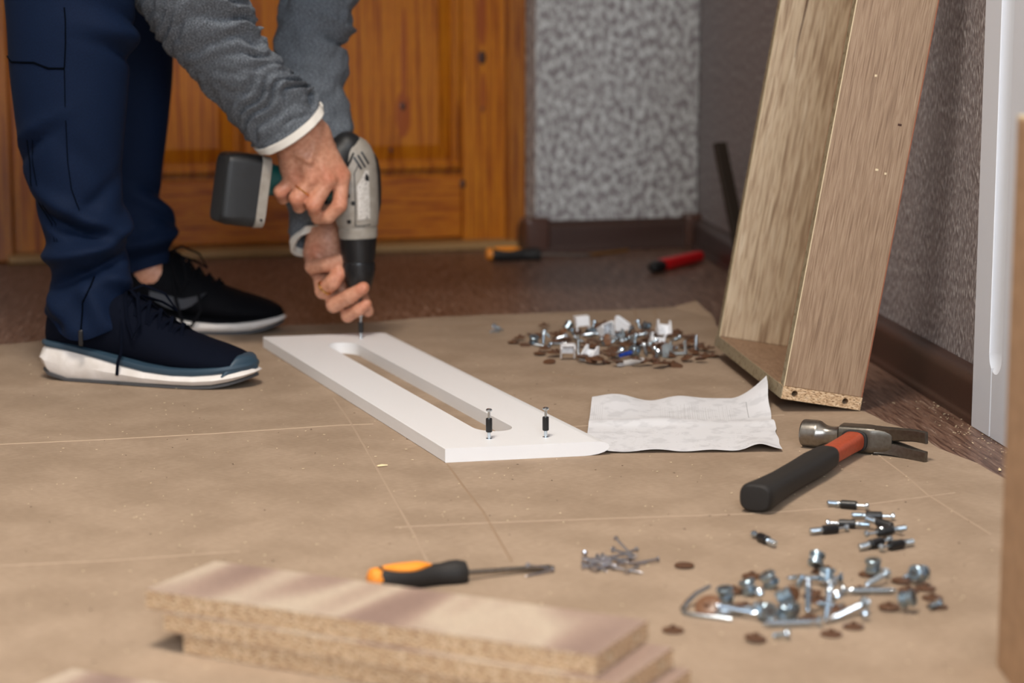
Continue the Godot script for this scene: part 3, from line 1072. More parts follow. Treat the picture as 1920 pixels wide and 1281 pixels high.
func build_leaning_fronts() -> void:
	# dark lath in the corner
	var a := Vector3(0.4550, 0.0000, -4.1834)
	var b := Vector3(0.3979, 0.2493, -4.1000)
	a = Vector3(0.445, 0.0, -4.02)
	var g := Geo.new()
	var t := along(a, b)
	var d := a.distance_to(b)
	g.box(Vector3(0.026, d, 0.012), Vector3(0, d / 2, 0), Transform3D(), 0.001)
	single("lath", g, mat(rgb(40, 30, 20), 0.6), "narrow dark wooden lath standing in the corner behind the frame", "lath", t)
	# white front with a milled channel, standing against the right wall
	var c0 := Vector3(0.5668, 0.0000, -2.5834)
	var c1 := Vector3(0.5841, 0.0000, -2.4206)
	var dir := Vector3(c1.x - c0.x, 0, c1.z - c0.z).normalized()
	var out := Vector3(dir.z, 0, -dir.x)
	if out.x > 0:
		out = -out
	var T := Transform3D(Basis(dir, Vector3.UP, dir.cross(Vector3.UP)), c0 + Vector3(0, 0.001, 0))
	var zs := 1.0 if T.basis.z.dot(out) > 0 else -1.0
	var door := thing("cabinet_front", "white cabinet front with a rounded milled channel standing against the right wall", "cabinet front", T)
	var c := CSGCombiner3D.new()
	c.name = "front_board"
	c.material_override = M.white_front
	door.add_child(c)
	var bx := CSGBox3D.new()
	bx.name = "slab"
	bx.size = Vector3(0.42, 1.10, 0.018)
	bx.position = Vector3(0.21, 0.55, -zs * 0.009)
	c.add_child(bx)
	var cx := 0.080
	var y0 := 0.081
	var cy := CSGCylinder3D.new()
	cy.name = "channel"
	cy.radius = 0.030
	cy.height = 1.2
	cy.sides = 48
	cy.operation = CSGShape3D.OPERATION_SUBTRACTION
	cy.position = Vector3(cx, y0 + 0.02 + 0.6, zs * 0.0195)
	c.add_child(cy)
	var sp := CSGSphere3D.new()
	sp.name = "channel_end"
	sp.radius = 0.030
	sp.radial_segments = 48
	sp.rings = 24
	sp.operation = CSGShape3D.OPERATION_SUBTRACTION
	sp.position = Vector3(cx, y0 + 0.02, zs * 0.0195)
	c.add_child(sp)
	var ln := CSGBox3D.new()
	ln.name = "groove"
	ln.size = Vector3(0.006, 0.2, 0.004)
	ln.operation = CSGShape3D.OPERATION_SUBTRACTION
	ln.position = Vector3(cx - 0.012, 0.0, zs * 0.001)
	ln.rotation_degrees = Vector3(0, 45, 0)
	c.add_child(ln)
	# raw board standing close to the camera at the right
	g = Geo.new()
	g.box(Vector3(0.016, 0.43, 0.30), Vector3(0.008, 0.215, 0.15), Transform3D(), 0.001)
	var near := Vector3(0.3820, 0.0000, -1.5578)
	var nb := thing("board", "tan raw wooden board standing on edge close to the camera at the right edge", "board", Transform3D(Basis(), Vector3(near.x, 0.0015, -1.62)))
	part("face", g, second(mat(rgb(172, 138, 106), 0.6), M.blotch, Vector3(6, 6, 6)), nb)
	g = Geo.new()
	g.box(Vector3(0.0155, 0.003, 0.30), Vector3(0.008, 0.4312, 0.15), Transform3D(), 0.0005)
	part("top_edge", g, M.cream_line, nb)


func build_board_stack() -> void:
	var th := 0.016
	var fl := Vector3(-0.2958, 0.0490, -1.6685)
	var fr := Vector3(0.0608, 0.0490, -1.4930)
	var dir := Vector3(fr.x - fl.x, 0, fr.z - fl.z)
	var L := dir.length()
	dir /= L
	var bk := Vector3(dir.z, 0, -dir.x)
	if bk.z > 0:
		bk = -bk
	# local frame: x along the length, z across (towards the room's front)
	var rows := [
		[Vector3(fl.x, 0.0015, fl.z) + dir * 0.036 + bk * 0.0, "lowest chipboard shelf of the stack beside the screwdriver"],
		[Vector3(fl.x, 0.0015 + th + 0.0003, fl.z) + dir * 0.018 - bk * 0.001 , "middle chipboard shelf of the stack, jutting out at its right end"],
		[Vector3(fl.x, 0.0015 + 2 * th + 0.0006, fl.z) + bk * 0.0, "topmost streaky grey-brown shelf of the stack in front"],
	]
	for i in 3:
		var turn: float = [-0.6, -0.9, 0.0][i]
		board_thing(rows[i][1], rows[i][0], dir, L + [0.0, 0.004, 0.0][i], 0.099, th, turn)
	var p4 := Vector3(-0.3349, 0.0170, -1.5638) - bk * 0.099
	board_thing("grey-brown shelf board lying on the paper at the near edge, cut off by the picture", Vector3(p4.x, 0.0015, p4.z), dir, L, 0.099, th, 0.0)


func board_thing(label: String, at: Vector3, dir: Vector3, L: float, W: float, th: float, turn: float) -> void:
	# board: local x along its length, z towards the camera; origin at its left front lower corner
	var z := dir.cross(Vector3.UP)
	var T := Transform3D(Basis(dir, Vector3.UP, z) * Basis(Vector3.UP, deg_to_rad(turn)), at)
	var b := thing("shelf_board", label, "board", T, "shelf boards in the near stack")
	var g := Geo.new()
	var e := 0.02
	g.box(Vector3(L - 2 * e, th - 0.0008, W - 0.004), Vector3(L / 2, th / 2, -W / 2 - 0.001), Transform3D(), 0.0)
	part("core", g, M.chip, b)
	g = Geo.new()
	g.box(Vector3(L, 0.0006, W), Vector3(L / 2, th - 0.0003, -W / 2), Transform3D(), 0.0)
	part("top_face", g, M.streak, b)
	g = Geo.new()
	g.box(Vector3(L, 0.0006, W), Vector3(L / 2, 0.0003, -W / 2), Transform3D(), 0.0)
	part("bottom_face", g, M.streak, b)
	g = Geo.new()
	g.box(Vector3(L, th - 0.0010, 0.0025), Vector3(L / 2, th / 2, -0.00125), Transform3D(), 0.0)
	part("chipboard_edge", g, M.chip, b)
	for k in 2:
		chip_end("chipboard_end", Vector3(W - 0.003, th - 0.0010, e), Transform3D(Basis(Vector3.UP, PI / 2 if k else -PI / 2), Vector3(L - e / 2 if k else e / 2, th / 2, -W / 2 - 0.0012)), [-0.026, 0.026] if W > 0.06 else [], b)

# ---------------------------------------------------------------- the person
# rings: [middle, half width]; horizontal cross-sections, depth factor dz
func leg_rings(rows: Array, dz: float, seg: int, steps: int, folds: Array, hem) -> Array:
	var rings := []
	var n := rows.size()
	for k in (n - 1) * steps + 1:
		var f := float(k) / steps
		var i := mini(int(f), n - 2)
		var t := f - i
		var r0: Array = rows[maxi(i - 1, 0)]
		var r1: Array = rows[i]
		var r2: Array = rows[i + 1]
		var r3: Array = rows[mini(i + 2, n - 1)]
		var c: Vector3 = (r1[0] as Vector3).cubic_interpolate(r2[0], r0[0], r3[0], t)
		var w: float = cubic_interpolate(r1[1], r2[1], r0[1], r3[1], t)
		var ring := PackedVector3Array()
		for a in seg:
			var th := TAU * a / seg
			var deg := rad_to_deg(th)
			var p := c + Vector3(cos(th) * w, 0, sin(th) * w * dz)
			var disp := 0.0
			for q in folds:
				# q: [degrees at the middle, height there, slope m per 90 degrees, reach in degrees, width, amount]
				var dd: float = wrapf(deg - q[0], -180.0, 180.0)
				var y: float = q[1] + q[2] * dd / 90.0 + (q[6] * dd * dd / 8100.0 if q.size() > 6 else 0.0)
				disp += 1.3 * q[5] * exp(-pow((p.y - y) / q[4], 2.0)) * exp(-pow(dd / q[3], 2.0))
			p += Vector3(cos(th), 0, sin(th)) * disp
			if hem != null:
				p.y += hem.call(deg, f / (n - 1))
			ring.append(p)
		rings.append(ring)
	return rings


func build_person() -> void:
	var man := thing("person", "person in navy trousers and grey shirt bending down to drill, cut off above the knees", "person")
	man.position = Vector3.ZERO
	# ---------------- bare body: one surface under the clothes, fine grids for the hands
	var g := Geo.new()
	var b := Field.new(Vector3(-0.98, -0.02, -3.62), Vector3(0.22, 1.16, -2.66), 0.0125)
	var hip := Vector3(-0.70, 0.88, -3.10)
	var chest := Vector3(-0.40, 0.93, -3.10)
	var neck := Vector3(-0.23, 0.90, -3.10)
	var head := Vector3(-0.08, 0.86, -3.10)
	b.bone(hip, chest, 0.135, 0.15, 0.05, Vector3(0.1, 1, 0).normalized(), 0.25)
	b.bone(chest, neck + Vector3(-0.06, 0, 0), 0.13, 0.085, 0.05)
	b.bone(neck + Vector3(-0.06, 0, 0), head, 0.058, 0.055, 0.03)
	b.bone(head + Vector3(0.0, 0.02, 0), head + Vector3(0.075, 0.0, 0), 0.082, 0.078, 0.04)
	b.bone(head + Vector3(0.02, -0.055, 0), head + Vector3(0.07, -0.075, 0), 0.052, 0.04, 0.04)
	b.bone(head + Vector3(0.07, -0.088, 0), head + Vector3(0.055, -0.112, 0), 0.012, 0.016, 0.02)
	b.bone(head + Vector3(0.128, -0.010, 0), head + Vector3(0.150, -0.048, 0), 0.012, 0.015, 0.015)
	b.bone(head + Vector3(0.118, 0.010, -0.035), head + Vector3(0.118, 0.010, 0.035), 0.022, 0.022, 0.02)
	b.bone(head + Vector3(0.120, -0.078, -0.018), head + Vector3(0.120, -0.078, 0.018), 0.010, 0.010, 0.008)
	for s in [-1.0, 1.0]:
		b.bone(head + Vector3(0.0, -0.01, s * 0.083), head + Vector3(0.012, 0.02, s * 0.092), 0.012, 0.016, 0.012)
	var elbow_near := Vector3(-0.5762, 0.6956, -2.9100)
	var elbow_far := Vector3(-0.2697, 0.6776, -3.2580)
	b.bone(neck + Vector3(-0.05, -0.03, 0.19), elbow_near, 0.042, 0.036, 0.03)
	b.bone(elbow_near, Vector3(-0.5133, 0.6263, -2.9250), 0.036, 0.036, 0.02)
	b.bone(Vector3(-0.5133, 0.6263, -2.9250), Vector3(-0.3499, 0.3886, -3.0600), 0.036, 0.030, 0.02)
	b.bone(neck + Vector3(-0.05, -0.03, -0.19), elbow_far, 0.040, 0.034, 0.03)
	b.bone(elbow_far, Vector3(-0.3034, 0.4005, -3.2500), 0.034, 0.030, 0.02)
	b.bone(Vector3(-0.3034, 0.4005, -3.2500), Vector3(-0.2898, 0.1904, -3.2450), 0.030, 0.027, 0.02)
	var knee_near := Vector3(-0.5942, 0.5342, -2.9200)
	var knee_far := Vector3(-0.5882, 0.5363, -3.3400)
	var ank_near := Vector3(-0.5826, 0.0976, -2.9200)
	var ank_far := Vector3(-0.5713, 0.0940, -3.3450)
	b.bone(hip + Vector3(0, -0.02, 0.09), knee_near, 0.08, 0.046, 0.03)
	b.bone(knee_near, ank_near, 0.034, 0.028, 0.02)
	b.bone(hip + Vector3(0, -0.02, -0.09), knee_far, 0.08, 0.044, 0.03)
	b.bone(knee_far, Vector3(-0.5964, 0.2478, -3.3400), 0.030, 0.024, 0.02)
	b.bone(Vector3(-0.5964, 0.2478, -3.3400), Vector3(-0.5822, 0.1555, -3.3400), 0.024, 0.026, 0.02)
	b.bone(Vector3(-0.5822, 0.1555, -3.3400), ank_far, 0.026, 0.029, 0.02)
	b.bone(ank_near, ank_near + Vector3(0.11, -0.075, 0.03), 0.026, 0.018, 0.02)
	b.bone(ank_far, ank_far + Vector3(0.11, -0.07, 0.01), 0.026, 0.018, 0.02)
	b.net(g)
	hand_near(g)
	hand_far(g)
	var ruddy := [Vector3(-0.2889, 0.2670, -3.1050), Vector3(-0.2675, 0.2658, -3.1000), Vector3(-0.2488, 0.2697, -3.1100), Vector3(-0.3111, 0.2666, -3.1100), Vector3(-0.2906, 0.2246, -3.1000), Vector3(-0.3138, 0.2309, -3.1000), Vector3(-0.3356, 0.2416, -3.1100), Vector3(-0.2502, 0.2267, -3.1200), Vector3(-0.2224, 0.0981, -3.1500), Vector3(-0.2163, 0.0708, -3.1500), Vector3(-0.2579, 0.1139, -3.1700), Vector3(-0.3018, 0.1465, -3.2000)]
	var tint := func(p: Vector3) -> Color:
		var near := 0.0
		for q in ruddy:
			near = maxf(near, exp(-(p - q).length_squared() / 0.00022))
		return Color(1, 1, 1).lerp(Color(1.0, 0.74, 0.68), near * 0.75)
	part("body", g.mesh(180.0, null, tint), M.skin, man, "skin of hands, wrists and ankle")
	# hair cap
	g = Geo.new()
	var hf := Field.new(head - Vector3(0.14, 0.12, 0.13), head + Vector3(0.16, 0.14, 0.13), 0.008)
	hf.bone(head + Vector3(-0.002, 0.034, 0), head + Vector3(0.07, 0.018, 0), 0.086, 0.076, 0.03)
	hf.bone(head + Vector3(-0.035, 0.0, 0), head + Vector3(-0.03, 0.03, 0), 0.068, 0.07, 0.03)
	hf.net(g)
	part("hair", g, M.hair, man, "", 180.0)
	for s in [-1.0, 1.0]:
		g = Geo.new()
		g.lathe([[0.0, -0.010], [0.006, -0.008], [0.010, 0.0], [0.007, 0.007], [0.0, 0.010]], 14, Transform3D(Basis(Vector3(0, 0, 1), -PI / 2), head + Vector3(0.132, -0.012, s * 0.030)))
		part("eye", g, M.seam, man, "", 80.0)
	# ---------------- rings
	g = Geo.new()
	ring_band(g, Vector3(-0.3056, 0.2451, -3.1060), Vector3(-0.3141, 0.2344, -3.1040) - Vector3(-0.2932, 0.2620, -3.1090), 0.0119, 0.0013)
	part("finger_ring", g, M.gold, man, "thin gold ring on the hand holding the drill grip")
	g = Geo.new()
	ring_band(g, Vector3(-0.2808, 0.0935, -3.1720), Vector3(-0.2575, 0.1137, -3.1650) - Vector3(-0.2803, 0.0899, -3.1750), 0.0114, 0.0018)
	part("finger_ring", g, M.gold, man, "gold ring on the hand at the chuck")
	build_trousers(man, hip)
	build_shirt(man, chest, neck)
	build_shoes(man)


func ring_band(g: Geo, at: Vector3, axis: Vector3, r: float, t: float) -> void:
	var x := along(at, at + axis)
	var path := []
	for i in 25:
		var a := TAU * i / 24.0
		path.append(x * Vector3(cos(a) * r, 0, sin(a) * r))
	g.tube(path, t, 8)


func hand_near(g: Geo) -> void:
	# right hand closed round the drill grip, back of the hand towards the camera
	var f := Field.new(Vector3(-0.3755, 0.1692, -3.2150), Vector3(-0.2038, 0.4082, -3.0400), 0.0030)
	var wrist := Vector3(-0.3071, 0.3382, -3.1050)
	f.bone(Vector3(-0.3294, 0.3763, -3.0800), wrist, 0.034, 0.030, 0.012, Vector3(0.45, 0.1, 0.88).normalized(), 0.35)
	var mcp := [Vector3(-0.2495, 0.2659, -3.1280), Vector3(-0.2686, 0.2610, -3.1120), Vector3(-0.2932, 0.2620, -3.1090), Vector3(-0.3197, 0.2613, -3.1170)]
	var base := [Vector3(-0.2861, 0.3242, -3.1180), Vector3(-0.2968, 0.3241, -3.1080), Vector3(-0.3114, 0.3227, -3.1060), Vector3(-0.3260, 0.3177, -3.1120)]
	for i in 4:
		f.bone(wrist, base[i], 0.022, 0.0185, 0.016)
		f.bone(base[i], mcp[i], 0.0175, [0.0128, 0.0132, 0.0128, 0.0118][i], 0.016)
	f.bone(Vector3(-0.2815, 0.2884, -3.1300), Vector3(-0.3157, 0.2847, -3.1280), 0.021, 0.020, 0.014)
	f.bone(Vector3(-0.3216, 0.3170, -3.1220), Vector3(-0.3227, 0.2747, -3.1260), 0.0165, 0.0160, 0.012)
	# tendons and knuckles
	for i in 4:
		f.bone((base[i] as Vector3).lerp(mcp[i], 0.35) + Vector3(0, 0, 0.0125), mcp[i] + Vector3(0, 0.001, 0.0085), 0.0032, 0.0050, 0.010)
	f.bone(Vector3(-0.3146, 0.3205, -3.0920), Vector3(-0.3085, 0.3007, -3.0890), 0.0022, 0.0024, 0.008)
	f.bone(Vector3(-0.3085, 0.3007, -3.0890), Vector3(-0.2931, 0.2900, -3.0875), 0.0024, 0.0020, 0.008)
	f.bone(Vector3(-0.2931, 0.2900, -3.0875), Vector3(-0.2837, 0.3145, -3.0900), 0.0020, 0.0020, 0.008)
	# fingers: knuckle, middle joint, end joint, tip
	var fin := [
		[mcp[0], Vector3(-0.2524, 0.2237, -3.1180), Vector3(-0.2694, 0.2061, -3.1220), Vector3(-0.2878, 0.2024, -3.1350), 0.0120, 0.0110, 0.0102, 0.0090],
		[mcp[1], Vector3(-0.2894, 0.2250, -3.1040), Vector3(-0.2902, 0.2125, -3.1280), Vector3(-0.2841, 0.2177, -3.1480), 0.0124, 0.0115, 0.0095, 0.0085],
		[mcp[2], Vector3(-0.3141, 0.2344, -3.1040), Vector3(-0.3128, 0.2196, -3.1280), Vector3(-0.3047, 0.2223, -3.1500), 0.0120, 0.0112, 0.0092, 0.0082],
		[mcp[3], Vector3(-0.3381, 0.2438, -3.1120), Vector3(-0.3368, 0.2316, -3.1340), Vector3(-0.3292, 0.2339, -3.1520), 0.0112, 0.0102, 0.0084, 0.0074],
	]
	for q in fin:
		f.bone(q[0], q[1], q[4], q[5], 0.0045)
		f.bone(q[1], q[2], q[5], q[6], 0.003)
		f.bone(q[2], q[3], q[6], q[7], 0.003)
	# thumb round the far side of the grip
	f.bone(Vector3(-0.2883, 0.3261, -3.1250), Vector3(-0.2698, 0.2956, -3.1600), 0.019, 0.0155, 0.012)
	f.bone(Vector3(-0.2698, 0.2956, -3.1600), Vector3(-0.2695, 0.2602, -3.1880), 0.0145, 0.0115, 0.006)
	f.bone(Vector3(-0.2695, 0.2602, -3.1880), Vector3(-0.2829, 0.2343, -3.1920), 0.0115, 0.0095, 0.004)
	f.net(g)


func hand_far(g: Geo) -> void:
	# left hand from behind, curled fingers steadying chuck and bit
	var f := Field.new(Vector3(-0.3434, 0.0094, -3.2700), Vector3(-0.1917, 0.2149, -3.1200), 0.0030)
	var wrist := Vector3(-0.2828, 0.1670, -3.2350)
	f.bone(Vector3(-0.2875, 0.2113, -3.2400), wrist, 0.030, 0.027, 0.012)
	f.bone(wrist, Vector3(-0.2887, 0.1305, -3.2320), 0.026, 0.022, 0.014)
	var mcp := [Vector3(-0.3016, 0.1405, -3.2240), Vector3(-0.2941, 0.1141, -3.2260), Vector3(-0.2766, 0.0846, -3.2260), Vector3(-0.2555, 0.0652, -3.2240)]
	for i in 4:
		f.bone(Vector3(-0.2812, 0.1548, -3.2340), mcp[i], 0.022, 0.0150, 0.016)
	var fin := [
		# little, ring, middle, index: knuckle, middle joint, end joint, tip
		[mcp[0], Vector3(-0.3017, 0.1227, -3.1960), Vector3(-0.2784, 0.1282, -3.1780), Vector3(-0.2590, 0.1349, -3.1760), 0.0118, 0.0112, 0.0112, 0.0108],
		[mcp[1], Vector3(-0.2853, 0.0867, -3.1860), Vector3(-0.2686, 0.1024, -3.1720), Vector3(-0.2581, 0.1161, -3.1720), 0.0122, 0.0118, 0.0120, 0.0112],
		[mcp[2], Vector3(-0.2682, 0.0665, -3.1800), Vector3(-0.2426, 0.0818, -3.1630), Vector3(-0.2222, 0.0954, -3.1580), 0.0120, 0.0116, 0.0110, 0.0098],
		[mcp[3], Vector3(-0.2478, 0.0497, -3.1840), Vector3(-0.2305, 0.0609, -3.1680), Vector3(-0.2182, 0.0701, -3.1660), 0.0112, 0.0102, 0.0096, 0.0084],
	]
	for q in fin:
		f.bone(q[0], q[1], q[4], q[5], 0.0040)
		f.bone(q[1], q[2], q[5], q[6], 0.0026)
		f.bone(q[2], q[3], q[6], q[7], 0.0026)
	# thumb behind the bit
	f.bone(Vector3(-0.2719, 0.1433, -3.2280), Vector3(-0.2372, 0.0909, -3.2220), 0.018, 0.0130, 0.012)
	f.bone(Vector3(-0.2372, 0.0909, -3.2220), Vector3(-0.2180, 0.0544, -3.1960), 0.0120, 0.0090, 0.004)
	f.net(g)


func build_trousers(man: Node3D, hip: Vector3) -> void:
	var g := Geo.new()
	# near leg
	var hy := func(py: float) -> float: return 0.52 - py / 4000.0 * 2.92 * 0.987
	var folds := [
		[90, 0.182, -0.022, 130, 0.012, 0.014, 0.012],
		[80, 0.154, -0.026, 75, 0.010, -0.016, 0.0],
		[40, 0.145, 0.03, 45, 0.012, 0.009],
		[130, 0.118, 0.02, 50, 0.008, 0.008],
		[140, 0.104, -0.03, 40, 0.007, -0.007],
		[60, 0.110, 0.07, 40, 0.012, 0.010],
		[95, 0.080, 0.06, 30, 0.010, -0.008],
		[75, 0.228, 0.04, 60, 0.014, 0.010, 0.02],
		[95, 0.210, 0.030, 70, 0.011, -0.013, 0.02],
		[60, 0.248, -0.060, 45, 0.014, -0.006],
		[130, 0.330, -0.055, 34, 0.010, -0.010],
		[125, 0.344, -0.05, 34, 0.012, 0.007],
		[15, 0.472, 0.03, 42, 0.012, 0.007],
		[15, 0.450, 0.03, 42, 0.009, -0.008],
		[10, 0.495, 0.04, 40, 0.008, -0.006],
		[60, 0.30, 0.10, 40, 0.02, -0.004],
	]
	var near := [[Vector3(-0.5907, 0.7519, -2.9200), 0.1139], [Vector3(-0.5923, 0.6472, -2.9200), 0.1020], [Vector3(-0.5969, 0.5626, -2.9200), 0.0920], [Vector3(-0.5977, 0.5164, -2.9200), 0.0872], [Vector3(-0.5961, 0.4772, -2.9200), 0.0867], [Vector3(-0.6003, 0.4378, -2.9200), 0.0818], [Vector3(-0.6015, 0.3765, -2.9200), 0.0763], [Vector3(-0.6014, 0.3039, -2.9200), 0.0682], [Vector3(-0.5963, 0.2565, -2.9200), 0.0618], [Vector3(-0.5902, 0.2198, -2.9200), 0.0575], [Vector3(-0.5835, 0.1866, -2.9200), 0.0550], [Vector3(-0.5804, 0.1570, -2.9200), 0.0533], [Vector3(-0.5828, 0.1274, -2.9200), 0.0549], [Vector3(-0.5851, 0.1140, -2.9200), 0.0575], [Vector3(-0.5866, 0.1021, -2.9200), 0.0601]]
	var hem := func(deg: float, t: float) -> float:
		return smoothstep(0.80, 1.0, t) * (-0.040 * maxf(0.0, sin(deg_to_rad(deg))) ** 1.6 + 0.006 * cos(deg_to_rad(deg)))
	var rings := leg_rings(near, 0.86, 72, 7, folds, hem)
	cloth_tube(g, rings, 0.003)
	# seam and zip on this leg follow its surface
	var seam := Geo.new()
	var pick := func(deg: float, py: float) -> Vector3:
		var y: float = hy.call(py)
		var best := 0
		var a := int(round(deg / 5.0)) % 72
		for i in rings.size():
			if absf(rings[i][a].y - y) < absf(rings[best][a].y - y):
				best = i
		var c := Vector3.ZERO
		for p in rings[best]:
			c += p
		c /= 72.0
		var p: Vector3 = rings[best][a]
		return p + (p - c).normalized() * 0.0006
	# far leg
	var far_folds := [
		[60, 0.150, -0.02, 120, 0.014, 0.012],
		[60, 0.122, -0.01, 120, 0.010, -0.004],
		[20, 0.200, 0.03, 60, 0.012, 0.006],
		[20, 0.225, 0.03, 60, 0.010, -0.007],
		[20, 0.180, 0.03, 60, 0.008, -0.006],
	]
	var far := [[Vector3(-0.5576, 0.7852, -3.3400), 0.0936], [Vector3(-0.5670, 0.6655, -3.3400), 0.0839], [Vector3(-0.5775, 0.5525, -3.3400), 0.0712], [Vector3(-0.5847, 0.4710, -3.3400), 0.0616], [Vector3(-0.5868, 0.3972, -3.3400), 0.0585], [Vector3(-0.5907, 0.3145, -3.3400), 0.0520], [Vector3(-0.5951, 0.2478, -3.3400), 0.0464], [Vector3(-0.5930, 0.2185, -3.3400), 0.0443], [Vector3(-0.5850, 0.1892, -3.3400), 0.0473], [Vector3(-0.5809, 0.1555, -3.3400), 0.0466], [Vector3(-0.5782, 0.1319, -3.3400), 0.0416], [Vector3(-0.5766, 0.1133, -3.3400), 0.0387], [Vector3(-0.5770, 0.0998, -3.3400), 0.0387]]
	var hem2 := func(deg: float, t: float) -> float:
		return smoothstep(0.8, 1.0, t) * (0.012 * cos(deg_to_rad(deg)) + 0.004 * sin(deg_to_rad(deg)))
	cloth_tube(g, leg_rings(far, 0.86, 48, 6, far_folds, hem2), 0.003)
	# seat of the trousers, joining the legs above the frame
	var pf := Field.new(hip - Vector3(0.30, 0.36, 0.36), hip + Vector3(0.30, 0.24, 0.36), 0.014)
	pf.bone(hip + Vector3(-0.03, 0.0, -0.06), hip + Vector3(-0.03, 0.0, 0.06), 0.158, 0.158, 0.06)
	pf.bone(hip + Vector3(0.0, 0.0, 0.0), hip + Vector3(0.14, 0.03, 0.0), 0.155, 0.16, 0.06)
	pf.bone(hip + Vector3(-0.01, -0.04, 0.09), Vector3(-0.5918, 0.7171, -2.9200), 0.125, 0.108, 0.05)
	pf.bone(hip + Vector3(-0.01, -0.04, -0.09), Vector3(-0.5628, 0.7455, -3.3400), 0.125, 0.108, 0.05)
	pf.net(g)
	var t := part("trousers", g, M.navy, man, "navy blue sports trousers with tight zipped cuffs", 70.0)
	var pk := func(list: Array) -> Array:
		var out := []
		for q in list:
			out.append(pick.call(q[0], q[1]))
		return out
	seam.tube(pk.call([[170, 108], [150, 110], [130, 113], [115, 117], [100, 121], [85, 124]]), 0.0016, 6)
	seam.tube(pk.call([[85, 10], [85, 40], [85, 80], [85, 124]]), 0.0010, 6)
	part("pocket_seam", seam, M.seam, t)
	seam = Geo.new()
	seam.tube(pk.call([[85, 126], [85, 180], [85, 240], [85, 300], [83, 350], [80, 390]]), 0.0007, 6)
	seam.tube(pk.call([[135, 262], [137, 300], [138, 340], [138, 380], [136, 420], [130, 450]]), 0.0008, 6)
	seam.tube(pk.call([[128, 262], [130, 300], [131, 340], [131, 380], [129, 420], [124, 450]]), 0.0006, 6)
	part("leg_seam", seam, M.seam, t)
	seam = Geo.new()
	seam.tube(pk.call([[75, 515], [80, 530], [85, 545], [90, 565], [92, 580], [92, 600], [92, 614]]), 0.0013, 6)
	part("zip", seam, M.seam, t)
	seam = Geo.new()
	var z0: Vector3 = pick.call(92, 618)
	seam.box(Vector3(0.006, 0.022, 0.004), z0 + Vector3(0.0, -0.010, 0.002), Transform3D(), 0.001)
	part("zip_pull", seam, M.black_plastic, t)


# a garment tube with an inner side, open at both ends
func cloth_tube(g: Geo, rings: Array, thick: float) -> void:
	var all := []
	for r in rings:
		all.append(r)
	var n := rings.size()
	for k in range(n - 1, maxi(n - 14, 0), -1):
		var c := Vector3.ZERO
		for p in rings[k]:
			c += p
		c /= rings[k].size()
		var q := PackedVector3Array()
		for p in rings[k]:
			q.append(p + (c - p).normalized() * thick)
		all.append(q)
	var s := g.v.size()
	g.loft(all, false)
	g.orient(s)


# rows: [middle, half axis in the picture plane]; rings span that axis and the view depth
func sleeve_rings(rows: Array, dz: float, seg: int, steps: int, bend, fold) -> Array:
	var rings := []
	var n := rows.size()
	for k in (n - 1) * steps + 1:
		var f := float(k) / steps
		var i := mini(int(f), n - 2)
		var t := f - i
		var c: Vector3 = (rows[i][0] as Vector3).cubic_interpolate(rows[i + 1][0], rows[maxi(i - 1, 0)][0], rows[mini(i + 2, n - 1)][0], t)
		var e: Vector3 = (rows[i][1] as Vector3).cubic_interpolate(rows[i + 1][1], rows[maxi(i - 1, 0)][1], rows[mini(i + 2, n - 1)][1], t)
		var w := e.length()
		var ring := PackedVector3Array()
		for a in seg:
			var th := TAU * a / seg
			var dirn := e / w * cos(th) + Vector3(0, 0.15, 0.988) * sin(th) * dz
			var dd: float = fold.call(th, f / (n - 1)) if fold != null else 0.0
			var p := c + dirn * (w + dd)
			if bend != null:
				p += bend.call(th, f / (n - 1))
			ring.append(p)
		rings.append(ring)
	return rings


